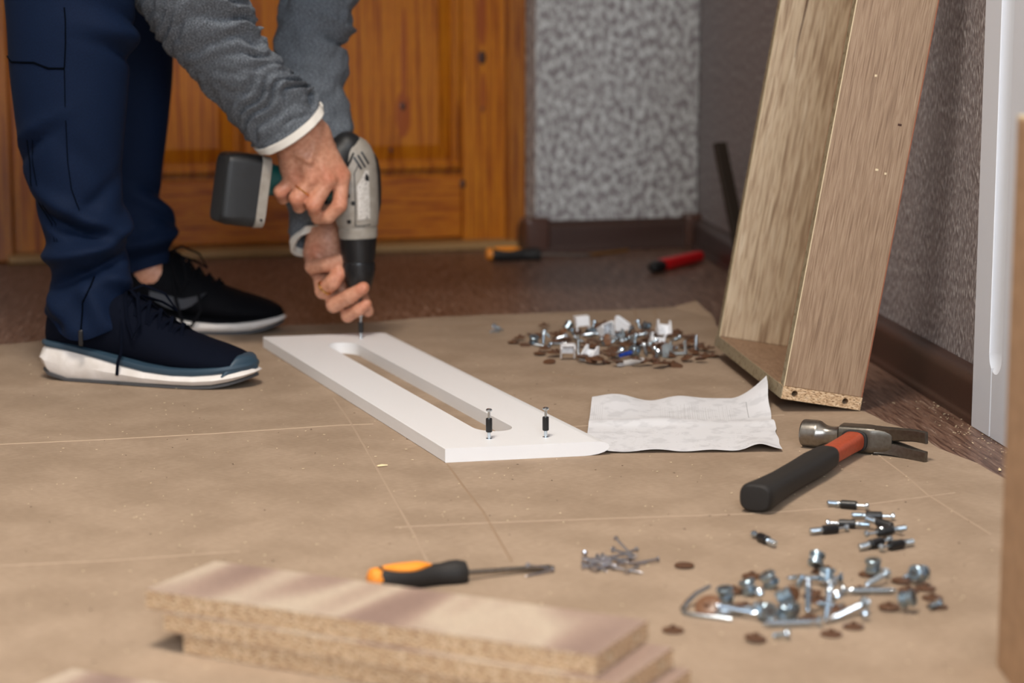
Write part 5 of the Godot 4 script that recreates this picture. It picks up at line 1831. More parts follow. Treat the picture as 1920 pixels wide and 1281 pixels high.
# ---------------------------------------------------------------- hammer
func build_hammer() -> void:
	# x along the head from face to claw, y up, z along the handle towards its end
	var o := Vector3(0.4027, 0.0165, -2.4293)
	var T := Transform3D(Basis(Vector3(0.891, 0, 0.4545), Vector3.UP, Vector3(-0.4545, 0, 0.891)), Vector3(o.x, 0.0178, o.z))
	var h := thing("hammer", "claw hammer with black grip and orange-red neck lying on the brown paper", "hammer", T)
	var g := Geo.new()
	var ring := func(x: float, ry: float, rz: float, cz: float, pw: float, n := 24) -> PackedVector3Array:
		var r := PackedVector3Array()
		for a in n:
			var th := TAU * (a + 0.5) / n
			r.append(Vector3(x, signf(sin(th)) * pow(absf(sin(th)), pw) * ry, cz + signf(cos(th)) * pow(absf(cos(th)), pw) * rz))
		return r
	g.loft([ring.call(-0.0685, 0.013, 0.013, 0.0, 1.0), ring.call(-0.068, 0.0148, 0.0148, 0.0, 1.0), ring.call(-0.066, 0.0162, 0.0162, 0.0, 1.0), ring.call(-0.050, 0.0162, 0.0162, 0.0, 1.0), ring.call(-0.047, 0.0156, 0.0156, 0.0, 1.0), ring.call(-0.0405, 0.0112, 0.0115, 0.0, 0.8), ring.call(-0.034, 0.0100, 0.0105, 0.0, 0.75), ring.call(-0.026, 0.0105, 0.0108, 0.0, 0.7), ring.call(-0.022, 0.0125, 0.0118, 0.0, 0.6)])
	part("striking_head", g, M.steel, h, "polished round striking face", 35.0)
	g = Geo.new()
	g.loft([ring.call(-0.0225, 0.0120, 0.0115, 0.0, 0.5), ring.call(-0.020, 0.0150, 0.0135, 0.0005, 0.4), ring.call(0.012, 0.0155, 0.0145, 0.001, 0.35), ring.call(0.020, 0.0152, 0.0125, 0.001, 0.4), ring.call(0.028, 0.0150, 0.0100, 0.001, 0.45), ring.call(0.042, 0.0135, 0.0055, 0.003, 0.6)])
	part("cheek", g, M.steel_dark, h, "", 35.0)
	# two claw prongs, one above the other, curving towards the handle
	for s in [-1.0, 1.0]:
		g = Geo.new()
		var rings := []
		for k in 11:
			var t := k / 10.0
			var x := lerpf(0.022, 0.086, t)
			var cz := 0.0005 + 0.020 * t * t
			var half_t := lerpf(0.0110, 0.0018, pow(t, 0.7))
			var y_in := lerpf(0.0001, 0.0044, smoothstep(0.2, 0.9, t))
			var y_out := lerpf(0.0152, 0.0185, smoothstep(0.0, 1.0, t))
			var slope := 0.65 * t
			var r := PackedVector3Array()
			for q in [Vector2(y_in, -half_t), Vector2(y_in + 0.0012, -half_t - 0.0006), Vector2(y_out - 0.0012, -half_t), Vector2(y_out, -half_t * 0.6), Vector2(y_out, half_t * 0.6), Vector2(y_out - 0.0012, half_t), Vector2(y_in + 0.0015, half_t * 0.7), Vector2(y_in, half_t * 0.2)]:
				r.append(Vector3(x - q.y * slope, s * q.x, cz + q.y))
			rings.append(r)
		g.loft(rings)
		part("claw_prong", g, M.steel_dark, h, "", 40.0)
	# handle
	var hr := func(rows: Array) -> Array:
		var out := []
		for q in rows:
			var r := PackedVector3Array()
			for a in 28:
				var th := TAU * a / 28.0
				r.append(Vector3(signf(cos(th)) * pow(absf(cos(th)), 0.7) * q[1], -0.0005 + q[3] + signf(sin(th)) * pow(absf(sin(th)), 0.7) * q[2], q[0]))
			out.append(r)
		return out
	g = Geo.new()
	g.loft(hr.call([[0.006, 0.0145, 0.0120, 0.0], [0.012, 0.0155, 0.0125, 0.0], [0.0185, 0.0155, 0.0125, 0.0], [0.0195, 0.014, 0.0115, 0.0]]))
	part("collar", g, M.black_rubber, h)
	g = Geo.new()
	g.loft(hr.call([[-0.016, 0.0105, 0.0098, 0.0], [0.016, 0.0128, 0.0112, 0.0], [0.05, 0.0122, 0.0106, 0.0], [0.10, 0.0120, 0.0104, 0.0], [0.13, 0.0118, 0.0102, 0.0]]))
	part("neck", g, M.red_paint, h, "orange-red handle neck")
	g = Geo.new()
	g.loft(hr.call([[0.108, 0.0122, 0.0108, 0.0], [0.113, 0.0142, 0.0122, 0.0], [0.122, 0.0150, 0.0128, 0.0], [0.16, 0.0160, 0.0134, 0.0], [0.21, 0.0150, 0.0128, 0.0], [0.26, 0.0148, 0.0128, 0.0], [0.30, 0.0160, 0.0138, 0.0], [0.322, 0.0175, 0.0148, 0.0], [0.334, 0.0180, 0.0152, 0.0], [0.3385, 0.0172, 0.0146, 0.0], [0.341, 0.0150, 0.0124, 0.0], [0.3415, 0.0110, 0.0090, 0.0]]))
	part("grip", g, M.black_rubber, h, "worn black rubber grip", 35.0)


# ---------------------------------------------------------------- screwdrivers
func screwdriver(label: String, a: Vector3, b: Vector3, handle: float, r: float, total: float, spin: float) -> void:
	var T := along(a, b, spin)
	var s := thing("screwdriver", label, "screwdriver", T)
	var k := handle / 0.09
	var g := Geo.new()
	g.lathe([[0.0, 0.009 * k], [r * 0.86, 0.009 * k], [r * 0.92, 0.014 * k], [r * 1.02, 0.030 * k], [r, 0.045 * k], [r * 0.86, 0.058 * k], [r * 0.90, 0.068 * k], [r * 1.05, 0.077 * k], [r * 1.08, 0.084 * k], [r * 0.98, 0.089 * k], [r * 0.5, 0.090 * k], [0.0, 0.090 * k]], 8)
	part("handle", g, M.black_rubber, s, "", 50.0)
	g = Geo.new()
	g.lathe([[0.0, 0.0], [r * 0.5, 0.0006], [r * 0.78, 0.003], [r * 0.84, 0.007 * k], [r * 0.82, 0.0105 * k], [0.0, 0.0105 * k]], 20)
	part("end_cap", g, M.orange, s, "orange end cap")
	# raised orange stripe along the upper side
	g = Geo.new()
	var rings := []
	for i in 13:
		var t := i / 12.0
		var y := lerpf(0.012, 0.057, t) * k
		var rr := r * lerpf(0.90, 1.03, sin(PI * t * 0.7)) * (1.0 if t < 0.8 else lerpf(1.0, 0.86, (t - 0.8) / 0.2))
		var w := 0.75 * sin(PI * clampf(t * 0.9 + 0.08, 0, 1))
		var ring := PackedVector3Array()
		for q in [[-w, 0.9], [-w * 0.8, 1.07], [0.0, 1.13], [w * 0.8, 1.07], [w, 0.9], [0.0, 0.7]]:
			ring.append(Vector3(sin(q[0]) * rr * q[1], y, cos(q[0]) * rr * q[1]))
		rings.append(ring)
	g.loft(rings)
	part("stripe", g, M.orange, s, "orange stripe")
	g = Geo.new()
	g.lathe([[0.0, 0.088 * k], [0.0026, 0.088 * k], [0.0026, total - 0.014], [0.0024, total - 0.006], [0.0008, total], [0.0, total]], 12)
	part("shaft", g, M.steel, s)


func build_screwdrivers() -> void:
	# near one: rests on handle and shaft tip
	var a := Vector3(-0.1277, 0.0125, -1.8341)
	var b := Vector3(0.0394, 0.0035, -1.9107)
	screwdriver("orange and black screwdriver lying behind the stack of boards", a, b, 0.094, 0.0122, a.distance_to(b), 0.25)
	a = Vector3(-0.0526, 0.0150, -4.2716)
	b = Vector3(0.1630, 0.0060, -4.3200)
	screwdriver("orange and black screwdriver on the dark floor by the door", a, b, 0.112, 0.0150, a.distance_to(b), 0.35)
	# brass-coloured drill bit beyond its tip
	var g := Geo.new()
	var p := Vector3(0.1585, 0.0040, -4.3461)
	var q := Vector3(0.2429, 0.0040, -4.4311)
	var path := []
	var rad := []
	for i in 15:
		path.append(p.lerp(q, i / 14.0))
		rad.append(0.0030 if i < 6 else (0.0034 if i % 2 else 0.0022))
	g.tube(path, rad, 8)
	single("drill_bit", g, mat(rgb(180, 130, 62), 0.35, 0.8), "thin brass-coloured drill bit on the dark floor by the skirting", "drill bit")
	# red tool with rounded black end
	var t := thing("utility_tool", "red hand tool with a rounded black end on the dark floor", "hand tool", Transform3D())
	var c := Vector3(0.2732, 0.0130, -4.0788)
	var e := Vector3(0.3765, 0.0130, -4.2521)
	var xf := along(c, e)
	t.transform = xf
	var L := c.distance_to(e)
	g = Geo.new()
	var rows := []
	for s in [[0.030, 0.010, 0.010], [0.034, 0.0125, 0.0115], [0.06, 0.0135, 0.0118], [0.085, 0.0125, 0.0112], [L - 0.006, 0.0120, 0.0105], [L, 0.0090, 0.0080]]:
		var r := PackedVector3Array()
		for i in 20:
			var th := TAU * i / 20.0
			r.append(Vector3(signf(cos(th)) * pow(absf(cos(th)), 0.6) * s[1], s[0], signf(sin(th)) * pow(absf(sin(th)), 0.6) * s[2]))
		rows.append(r)
	g.loft(rows)
	part("handle", g, M.red_plastic, t)
	g = Geo.new()
	rows = []
	for s in [[-0.010, 0.006, 0.005], [-0.006, 0.011, 0.009], [0.006, 0.0150, 0.0115], [0.022, 0.0150, 0.0118], [0.033, 0.0125, 0.0105], [0.038, 0.010, 0.009]]:
		var r := PackedVector3Array()
		for i in 20:
			var th := TAU * i / 20.0
			r.append(Vector3(cos(th) * s[1], s[0], -0.001 + sin(th) * s[2]))
		rows.append(r)
	g.loft(rows)
	part("head", g, M.black_plastic, t, "rounded black end")


# ---------------------------------------------------------------- printed sheet
func build_manual() -> void:
	var img := Image.create(640, 480, false, Image.FORMAT_RGB8)
	img.fill(rgb(222, 222, 225))
	var r := RandomNumberGenerator.new()
	r.seed = 77
	# show-through smudges of the other side
	var nz := noise(FastNoiseLite.TYPE_SIMPLEX_SMOOTH, 0.012, 9, 3)
	for y in 480:
		for x in 640:
			var v := clampf((nz.get_noise_2d(x, y * 1.6) - 0.05) * 0.14, 0.0, 0.05)
			img.set_pixel(x, y, Color(0.86 - v, 0.86 - v, 0.872 - v))
	# lines of a table in the upper half, drawing strokes in the lower half
	for k in 34:
		var x := 250 + k * 8 + r.randi_range(-2, 2)
		var y := r.randi_range(60, 110)
		var gr := r.randi_range(176, 206)
		img.fill_rect(Rect2i(x, y, 1, 190 - y + r.randi_range(0, 30)), rgb(gr, gr, gr))
	for k in 5:
		img.fill_rect(Rect2i(14 + k * 7, 70, 1, 120), rgb(190, 190, 192))
	img.fill_rect(Rect2i(560, 60, 2, 110), rgb(150, 150, 152))
	img.fill_rect(Rect2i(535, 60, 26, 2), rgb(170, 170, 172))
	for k in 260:
		var x := r.randi_range(40, 590)
		var y := r.randi_range(270, 455)
		if absf(x - 420) < 70 and y < 380:
			continue
		var n := r.randi_range(4, 18)
		var dx := r.randf_range(-1, 1)
		var gr := r.randi_range(168, 214)
		for i in n:
			var px := int(x + i * dx)
			var py := int(y + i * r.randf_range(0.1, 0.5))
			if px > 1 and px < 638 and py < 478:
				img.set_pixel(px, py, rgb(gr, gr, gr))
	img.generate_mipmaps()
	var m := mat(Color.WHITE, 0.8)
	m.albedo_texture = ImageTexture.create_from_image(img)
	m.texture_repeat = false
	var bl := Vector3(0.1044, 0.0000, -2.7349)
	var br := Vector3(0.3311, 0.0000, -2.7349)
	var fr := Vector3(0.3135, 0.0000, -2.4265)
	var fl := Vector3(0.0840, 0.0000, -2.4177)
	var nu := 60
	var nv := 40
	var hgt := func(u: float, v: float) -> float:
		var y := 0.0026
		y += 0.010 * exp(-pow((v - 0.02) / 0.16, 2.0)) * (0.45 + 0.6 * exp(-pow((u - 0.13) / 0.12, 2.0)) + 0.35 * exp(-pow((u - 0.50) / 0.10, 2.0)) - 0.35 * exp(-pow((u - 0.33) / 0.1, 2.0)))
		y += 0.030 * pow(clampf((u - 0.80) / 0.20, 0, 1), 1.6) * pow(clampf((0.36 - v) / 0.36, 0, 1), 1.3)
		y += 0.0045 * exp(-pow((v - 0.47) / 0.05, 2.0)) * (0.6 + 0.4 * sin(u * 7.0))
		y += 0.0060 * exp(-pow((u - 0.88) / 0.07, 2.0)) * smoothstep(0.7, 1.0, v)
		y += 0.0010 * (sin(u * 11.0 + v * 4.0) * 0.5 + 0.5) * smoothstep(0.05, 0.2, v)
		y += 0.0030 * exp(-pow((u - 0.42) / 0.2, 2.0) - pow((v - 0.40 - 0.12 * u) / 0.09, 2.0))
		y += 0.0022 * (sin(u * 22.0) * 0.5 + 0.5) * smoothstep(0.85, 1.0, v)
		return y
	var pt := func(u: float, v: float, lift: float) -> Vector3:
		var p: Vector3 = bl.lerp(br, u).lerp(fl.lerp(fr, u), v)
		var edge := 0.0007 * sin(v * 26.0) * smoothstep(0.97, 1.0, u) + 0.0015 * (smoothstep(0.46, 0.48, v) - smoothstep(0.60, 0.64, v)) * smoothstep(0.9, 1.0, u)
		return Vector3(p.x + edge, hgt.call(u, v) + lift, p.z)
	var g := Geo.new()
	for side in [0.0002, 0.0]:
		for i in nu:
			for j in nv:
				var u0 := float(i) / nu
				var u1 := float(i + 1) / nu
				var v0 := float(j) / nv
				var v1 := float(j + 1) / nv
				var a: Vector3 = pt.call(u0, v0, side)
				var b: Vector3 = pt.call(u1, v0, side)
				var c: Vector3 = pt.call(u1, v1, side)
				var d: Vector3 = pt.call(u0, v1, side)
				if side > 0.0:
					g.quad(a, b, c, d)
				else:
					g.quad(a, d, c, b)
	for k in nu:
		for v in [0.0, 1.0]:
			var u0 := float(k) / nu
			var u1 := float(k + 1) / nu
			if v == 0.0:
				g.quad(pt.call(u0, v, 0.0), pt.call(u1, v, 0.0), pt.call(u1, v, 0.0002), pt.call(u0, v, 0.0002))
			else:
				g.quad(pt.call(u0, v, 0.0002), pt.call(u1, v, 0.0002), pt.call(u1, v, 0.0), pt.call(u0, v, 0.0))
	for k in nv:
		for u in [0.0, 1.0]:
			var v0 := float(k) / nv
			var v1 := float(k + 1) / nv
			if u == 1.0:
				g.quad(pt.call(u, v0, 0.0), pt.call(u, v1, 0.0), pt.call(u, v1, 0.0002), pt.call(u, v0, 0.0002))
			else:
				g.quad(pt.call(u, v0, 0.0002), pt.call(u, v1, 0.0002), pt.call(u, v1, 0.0), pt.call(u, v0, 0.0))
	var inv := func(p: Vector3) -> Vector2:
		# back from the place on the floor to the sheet's own axes
		var u := 0.5
		var v := 0.5
		for it in 4:
			var l: Vector3 = bl.lerp(fl, v)
			var rr: Vector3 = br.lerp(fr, v)
			u = (p.x - l.x) / (rr.x - l.x)
			var t: Vector3 = bl.lerp(br, u)
			var bo: Vector3 = fl.lerp(fr, u)
			v = (p.z - t.z) / (bo.z - t.z)
		return Vector2(u, v)
	single("instruction_sheet", g.mesh(180.0, inv), m, "creased white printed instruction sheet on the paper beside the white panel", "instruction sheet")

# ---------------------------------------------------------------- hardware: one prototype of each kind, copied
func cap_proto(label: String, group: String, plate: Material) -> Node3D:
	var c := thing("cover_cap", label, "cover cap", Transform3D(), group)
	var g := Geo.new()
	g.lathe([[0.0, 0.0], [0.0080, 0.0], [0.0092, 0.0006], [0.0093, 0.0013], [0.0080, 0.0022], [0.0045, 0.0028], [0.0, 0.0029]], 18)
	part("disc", g, plate, c)
	g = Geo.new()
	g.lathe([[0.0, 0.0022], [0.0026, 0.0022], [0.0023, 0.0050], [0.0015, 0.0057], [0.0, 0.0058]], 10)
	part("stem", g, plate, c)
	return c


func screw_proto(called: String, label: String, cat: String, length: float, r: float, m: Material, group: String) -> Node3D:
	var s := thing(called, label, cat, Transform3D(), group)
	var g := Geo.new()
	var prof := [[0.0, 0.0], [r * 0.2, 0.0005]]
	var n := int(length * 0.8 / 0.0022)
	for i in n:
		var y := 0.002 + 0.0022 * i
		var taper := minf(1.0, 0.45 + y / 0.010)
		prof.append([r * 0.72 * taper, y])
		prof.append([r * taper, y + 0.0011])
	prof.append([r * 0.75, 0.003 + 0.0022 * n])
	prof.append([r * 0.75, length - r * 0.9])
	prof.append([0.0, length - r * 0.9])
	g.lathe(prof, 12)
	part("thread", g, m, s, "", 30.0)
	g = Geo.new()
	g.lathe([[0.0, length - r * 1.3], [r * 0.8, length - r * 1.2], [r * 1.9, length - 0.0006], [r * 1.85, length], [r * 0.9, length + 0.0003], [r * 0.6, length - 0.0014], [0.0, length - 0.0014]], 16)
	part("head", g, m, s)
	return s


func cam_proto(label: String, group: String) -> Node3D:
	var c := thing("cam_lock", label, "cam lock", Transform3D(), group)
	var g := Geo.new()
	g.lathe([[0.0, 0.0], [0.0068, 0.0], [0.0074, 0.0006], [0.0074, 0.0040], [0.0058, 0.0044], [0.0058, 0.0086], [0.0074, 0.0090], [0.0074, 0.0118], [0.0068, 0.0124], [0.0, 0.0124]], 22)
	part("drum", g, M.zinc_dull, c)
	g = Geo.new()
	g.box(Vector3(0.0095, 0.0012, 0.0018), Vector3(0, 0.0123, 0), Transform3D(), 0.0003)
	g.box(Vector3(0.0018, 0.0012, 0.0095), Vector3(0, 0.0123, 0), Transform3D(), 0.0003)
	part("cross_slot", g, M.steel_dark, c)
	g = Geo.new()
	g.tube([Vector3(0.0058, 0.0048, 0.0), Vector3(0.0042, 0.0066, 0.0044), Vector3(0.0, 0.0076, 0.0061), Vector3(-0.0044, 0.0066, 0.0042)], [0.0010, 0.0016, 0.0016, 0.0008], 7)
	part("cam_ridge", g, M.zinc, c)
	return c


# U-shaped white plastic shelf bracket: back plate, two cheeks, inner web
func bracket_proto(label: String, group: String) -> Node3D:
	var b := thing("plastic_bracket", label, "bracket", Transform3D(), group)
	var g := Geo.new()
	g.box(Vector3(0.021, 0.015, 0.002), Vector3(0, 0.0145, 0), Transform3D(), 0.0005)
	g.box(Vector3(0.021, 0.002, 0.018), Vector3(0, 0.021, 0.009), Transform3D(), 0.0005)
	part("plate", g, M.white_plastic, b)
	for s in [-1.0, 1.0]:
		g = Geo.new()
		g.extrude(PackedVector2Array([Vector2(0, 0), Vector2(0.004, 0), Vector2(0.018, 0.016), Vector2(0.018, 0.022), Vector2(0, 0.022)]), 0.002, Transform3D(Basis(Vector3(0, 0, 1), Vector3.UP, Vector3(1, 0, 0)), Vector3(s * 0.0097 - 0.001, 0, 0)))
		part("cheek", g, M.white_plastic, b)
	g = Geo.new()
	g.lathe([[0.0015, 0.0], [0.0034, 0.0], [0.0034, 0.004], [0.0015, 0.004], [0.0015, 0.0]], 12, Transform3D(Basis(Vector3.RIGHT, PI / 2), Vector3(0, 0.0145, 0.001)))
	part("screw_boss", g, M.white_plastic, b)
	return b


func lie(p: Vector3, yaw_deg: float, tilt_deg: float, roll_deg := 0.0) -> Transform3D:
	return Transform3D(Basis(Vector3.UP, deg_to_rad(yaw_deg)) * Basis(Vector3(0, 0, 1), deg_to_rad(tilt_deg)) * Basis(Vector3.UP, deg_to_rad(roll_deg)), p)


# first use of a prototype moves it, every further one is a copy
var used := {}


func put(proto: Node3D, at: Transform3D, label := "", group := "") -> Node3D:
	if not used.has(proto):
		used[proto] = true
		proto.transform = at
		if label:
			proto.set_meta("label", label)
		if group:
			proto.set_meta("group", group)
		return proto
	return copy(proto, at, label if label else str(proto.get_meta("label")), group)


func build_hardware() -> void:
	bolts_pile()
	near_pile()
	far_pile()
	nails()


func bolts_pile() -> void:
	# [thread end, head end, height of the axis, label]
	var list := [
		[Vector3(0.3266, 0.0000, -2.1553), Vector3(0.3670, 0.0000, -2.1390), 0.0046, 0.0046, "connecting bolt lying farthest back of the loose bolts, below the hammer grip"],
		[Vector3(0.3432, 0.0000, -2.1025), Vector3(0.3895, 0.0000, -2.0958), 0.0046, 0.0046, "second connecting bolt from the back, just before the bolt heap"],
		[Vector3(0.3551, 0.0000, -2.0608), Vector3(0.3011, 0.0000, -2.0716), 0.0048, 0.0046, "connecting bolt with its head pointing left at the back of the bolt heap"],
		[Vector3(0.2918, 0.0000, -2.0352), Vector3(0.3363, 0.0000, -2.0522), 0.0046, 0.0046, "connecting bolt at the left end of the bolt heap, thread pointing left"],
		[Vector3(0.3507, 0.0000, -2.0629), Vector3(0.3818, 0.0000, -2.0352), 0.0110, 0.0060, "connecting bolt lying slanting on top at the back right of the heap"],
		[Vector3(0.3306, 0.0000, -1.9739), Vector3(0.3710, 0.0000, -2.0041), 0.0046, 0.0060, "connecting bolt at the front left of the bolt heap"],
		[Vector3(0.3830, 0.0000, -2.0165), Vector3(0.3449, 0.0000, -2.0082), 0.0130, 0.0090, "connecting bolt lying across the top of the heap, head to the left"],
		[Vector3(0.3856, 0.0000, -1.9940), Vector3(0.3425, 0.0000, -1.9660), 0.0050, 0.0048, "frontmost connecting bolt of the heap, thread pointing right"],
		[Vector3(0.3725, 0.0000, -2.0479), Vector3(0.3487, 0.0000, -1.9879), 0.0050, 0.0150, "connecting bolt in the middle of the heap pointing to the camera"],
		[Vector3(0.2518, 0.0000, -1.9859), Vector3(0.2349, 0.0000, -2.0269), 0.0046, 0.0046, "single connecting bolt lying apart between hammer and hardware pile"],
	]
	var proto: Node3D = bolt_thing("", "loose connecting bolts", true)
	for q in list:
		var a: Vector3 = q[0] + Vector3(0, q[2] + 0.001, 0)
		var b: Vector3 = q[1] + Vector3(0, q[3] + 0.001, 0)
		var t := along(a, b, rng.randf() * 6.0)
		put(proto, t, q[4], "loose connecting bolts")


func near_pile() -> void:
	var cg := "cover caps round the near hardware pile"
	var cap := cap_proto("", cg, M.brown_plastic)
	# [px, py, lies stem up, label]
	var caps := [
		[Vector3(0.1596, 0.0000, -1.9180), 180.0, "brown cover cap lying alone smooth side up beside the nails"],
		[Vector3(0.1340, 0.0000, -1.7140), 0.0, "brown cover cap with its stem up beside the stack of boards"],
		[Vector3(0.2184, 0.0000, -1.8829), 0.0, "brown cover cap at the back left of the near hardware pile"],
		[Vector3(0.1960, 0.0000, -1.8300), 4.0, "brown cover cap at the left rim of the near hardware pile"],
		[Vector3(0.1993, 0.0000, -1.6871), 8.0, "brown cover cap in front of the near hardware pile beside a short bolt"],
		[Vector3(0.2638, 0.0000, -1.7034), 0.0, "brown cover cap in front of the lowest long screw's head"],
		[Vector3(0.2856, 0.0000, -1.7246), 0.0, "brown cover cap at the front right of the near hardware pile"],
		[Vector3(0.3685, 0.0000, -1.8113), 0.0, "brown cover cap at the right end of the near hardware pile"],
		[Vector3(0.3675, 0.0000, -1.7848), 0.0, "brown cover cap beside the short bolt at the right end"],
		[Vector3(0.3249, 0.0000, -1.7783), 3.0, "brown cover cap under the cam lock at the right"],
		[Vector3(0.3251, 0.0000, -1.8884), 0.0, "brown cover cap behind the slanting screw"],
		[Vector3(0.3519, 0.0000, -1.8352), 0.0, "brown cover cap under the far right cam lock"],
		[Vector3(0.3684, 0.0000, -1.8421), 0.0, "brown cover cap touching its twin at the far right"],
		[Vector3(0.2839, 0.0000, -1.8994), 20.0, "brown cover cap at the back of the near hardware pile"],
		[Vector3(0.2643, 0.0000, -1.8181), 15.0, "brown cover cap in the middle of the near hardware pile"],
		[Vector3(0.2698, 0.0000, -1.8013), 0.0, "brown cover cap between the two upright screws"],
		[Vector3(0.2008, 0.0000, -1.7783), 10.0, "brown cover cap under the cam locks at the left"],
		[Vector3(0.3511, 0.0000, -1.8650), 178.0, "brown cover cap lying smooth side up at the right of the pile"],
		[Vector3(0.3088, 0.0000, -1.8352), 0.0, "brown cover cap under the long screw at the right"],
		[Vector3(0.2793, 0.0000, -1.7718), 12.0, "brown cover cap half hidden under the bent screw"],
		[Vector3(0.2531, 0.0000, -1.7479), 0.0, "brown cover cap under the front screws"],
	]
	for q in caps:
		var up: float = 0.0014 if q[1] < 90.0 else 0.0042
		put(cap, lie(q[0] + Vector3(0, up + (0.0015 if q[1] > 2.0 and q[1] < 90.0 else 0.0), 0), rng.randf() * 360.0, q[1]), q[2], cg)
	var tan := cap_proto("tan round cover disc leaning on the wire hook at the left of the near pile", cg, M.tan_plastic)
	put(tan, lie(Vector3(0.1685, 0.0000, -1.7718) + Vector3(0, 0.0058, 0), 60.0, 38.0))
	tan.scale = Vector3(1.25, 1.2, 1.25)
	var tan2 := cap_proto("small tan cover disc standing on edge in the near pile", cg, M.tan_plastic)
	put(tan2, lie(Vector3(0.2415, 0.0000, -1.7947) + Vector3(0, 0.0090, 0), -80.0, 78.0))
	var sg := "long screws in the near hardware pile"
	var scr := screw_proto("screw", "", "screw", 0.050, 0.0031, M.zinc, sg)
	var screws := [
		[Vector3(0.2089, 0.0000, -1.7246), Vector3(0.2602, 0.0000, -1.7277), 0.0036, 0.0046, "long zinc screw lying along the front of the near pile"],
		[Vector3(0.1730, 0.0000, -1.7654), Vector3(0.2114, 0.0000, -1.7464), 0.0080, 0.0050, "long zinc screw lying over the wire hook's arm"],
		[Vector3(0.1725, 0.0000, -1.7558), Vector3(0.2094, 0.0000, -1.7686), 0.0036, 0.0046, "long zinc screw lying close behind the wire hook's arm"],
		[Vector3(0.2465, 0.0000, -1.8597), Vector3(0.2961, 0.0000, -1.8579), 0.0060, 0.0060, "long zinc screw lying along the back of the near pile"],
		[Vector3(0.3404, 0.0000, -1.8266), Vector3(0.2890, 0.0000, -1.8232), 0.0036, 0.0046, "long zinc screw pointing right out of the near pile"],
		[Vector3(0.3146, 0.0000, -1.8421), Vector3(0.3373, 0.0000, -1.8632), 0.0036, 0.0090, "short slanting zinc screw at the right of the near pile"],
		[Vector3(0.2524, 0.0000, -1.7622), Vector3(0.2537, 0.0000, -1.7718), 0.0012, 0.0290, "zinc screw standing nearly upright left of its bent neighbour"],
		[Vector3(0.2633, 0.0000, -1.7339), Vector3(0.2692, 0.0000, -1.7464), 0.0012, 0.0330, "bent-looking zinc screw standing slanting in the near pile"],
		[Vector3(0.2678, 0.0000, -1.7370), Vector3(0.3032, 0.0000, -1.7718), 0.0036, 0.0080, "zinc screw slanting up to the right at the front of the pile"],
		[Vector3(0.3527, 0.0000, -1.8685), Vector3(0.3766, 0.0000, -1.8775), 0.0036, 0.0070, "short zinc screw lying by the far right cam lock"],
		[Vector3(0.2624, 0.0000, -1.7815), Vector3(0.2839, 0.0000, -1.7718), 0.0050, 0.0040, "zinc screw lying between the upright screws"],
	]
	for q in screws:
		var a: Vector3 = q[0] + Vector3(0, q[2] + 0.001, 0)
		var b: Vector3 = q[1] + Vector3(0, q[3] + 0.001, 0)
		var t := along(a, b, rng.randf() * 6.0)
		var len := a.distance_to(b)
		if len < 0.047:
			t.basis = t.basis * Basis.from_scale(Vector3(1, len / 0.050, 1))
		put(scr, t, q[4], sg)
	var mg := "cam locks in the near hardware pile"
	var cam := cam_proto("", mg)
	var cams := [
		[Vector3(0.2815, 0.0000, -1.8526), 12.0, 0.004, "cam lock at the back of the near pile beside the long screw"], [Vector3(0.2127, 0.0000, -1.7464), 75.0, 0.0078, "cam lock lying on its side at the left front of the pile"],
		[Vector3(0.2291, 0.0000, -1.7767), 60.0, 0.0085, "cam lock tipped over in the left half of the pile"], [Vector3(0.2389, 0.0000, -1.7464), 85.0, 0.0078, "cam lock lying on its side by the lowest long screw"],
		[Vector3(0.2104, 0.0000, -1.8232), 20.0, 0.002, "cam lock at the left rim of the near pile behind the tan disc"], [Vector3(0.3289, 0.0000, -1.8848), 5.0, 0.004, "cam lock standing on a cover cap behind the slanting screw"],
		[Vector3(0.3700, 0.0000, -1.8632), 80.0, 0.0090, "bluish cam lock lying on its side at the far right"], [Vector3(0.3337, 0.0000, -1.7734), 70.0, 0.0095, "cam lock resting on a cover cap at the front right"],
		[Vector3(0.2775, 0.0000, -1.8957), 40.0, 0.0075, "shiny cam lock farthest back in the near pile"], [Vector3(0.2324, 0.0000, -1.8456), 30.0, 0.003, "cam lock between the back screws at the left"],
		[Vector3(0.2296, 0.0000, -1.7479), 20.0, 0.001, "cam lock standing at the left front of the pile"], [Vector3(0.1859, 0.0000, -1.7947), 10.0, 0.003, "cam lock next to the tan disc"],
	]
	for q in cams:
		put(cam, lie(q[0] + Vector3(0, q[2] + 0.0014, 0), rng.randf() * 360.0, q[1]), q[3], mg)
	# short bolts
	var bg := "short bolts in the near hardware pile"
	var bolt := short_bolt("", bg)
	for q in [[Vector3(0.2141, 0.0000, -1.6901), 85.0, "short zinc bolt lying in front of the near pile beside a cap"], [Vector3(0.3584, 0.0000, -1.7734), 85.0, "short zinc bolt lying at the right end of the near pile"], [Vector3(0.2166, 0.0000, -1.8080), 60.0, "short zinc bolt under the left rim cam lock"], [Vector3(0.2543, 0.0000, -1.8421), 75.0, "short zinc bolt at the back of the near pile"], [Vector3(0.2765, 0.0000, -1.8181), 30.0, "short zinc bolt in the heart of the near pile"], [Vector3(0.2795, 0.0000, -1.7947), 50.0, "short zinc bolt leaning beside the bent screw"], [Vector3(0.2974, 0.0000, -1.7558), 80.0, "short zinc bolt at the front right screw's head"]]:
		put(bolt, lie(q[0] + Vector3(0, 0.0050, 0), rng.randf() * 360.0, q[1]), q[2], bg)
	# bent wire hook
	var g := Geo.new()
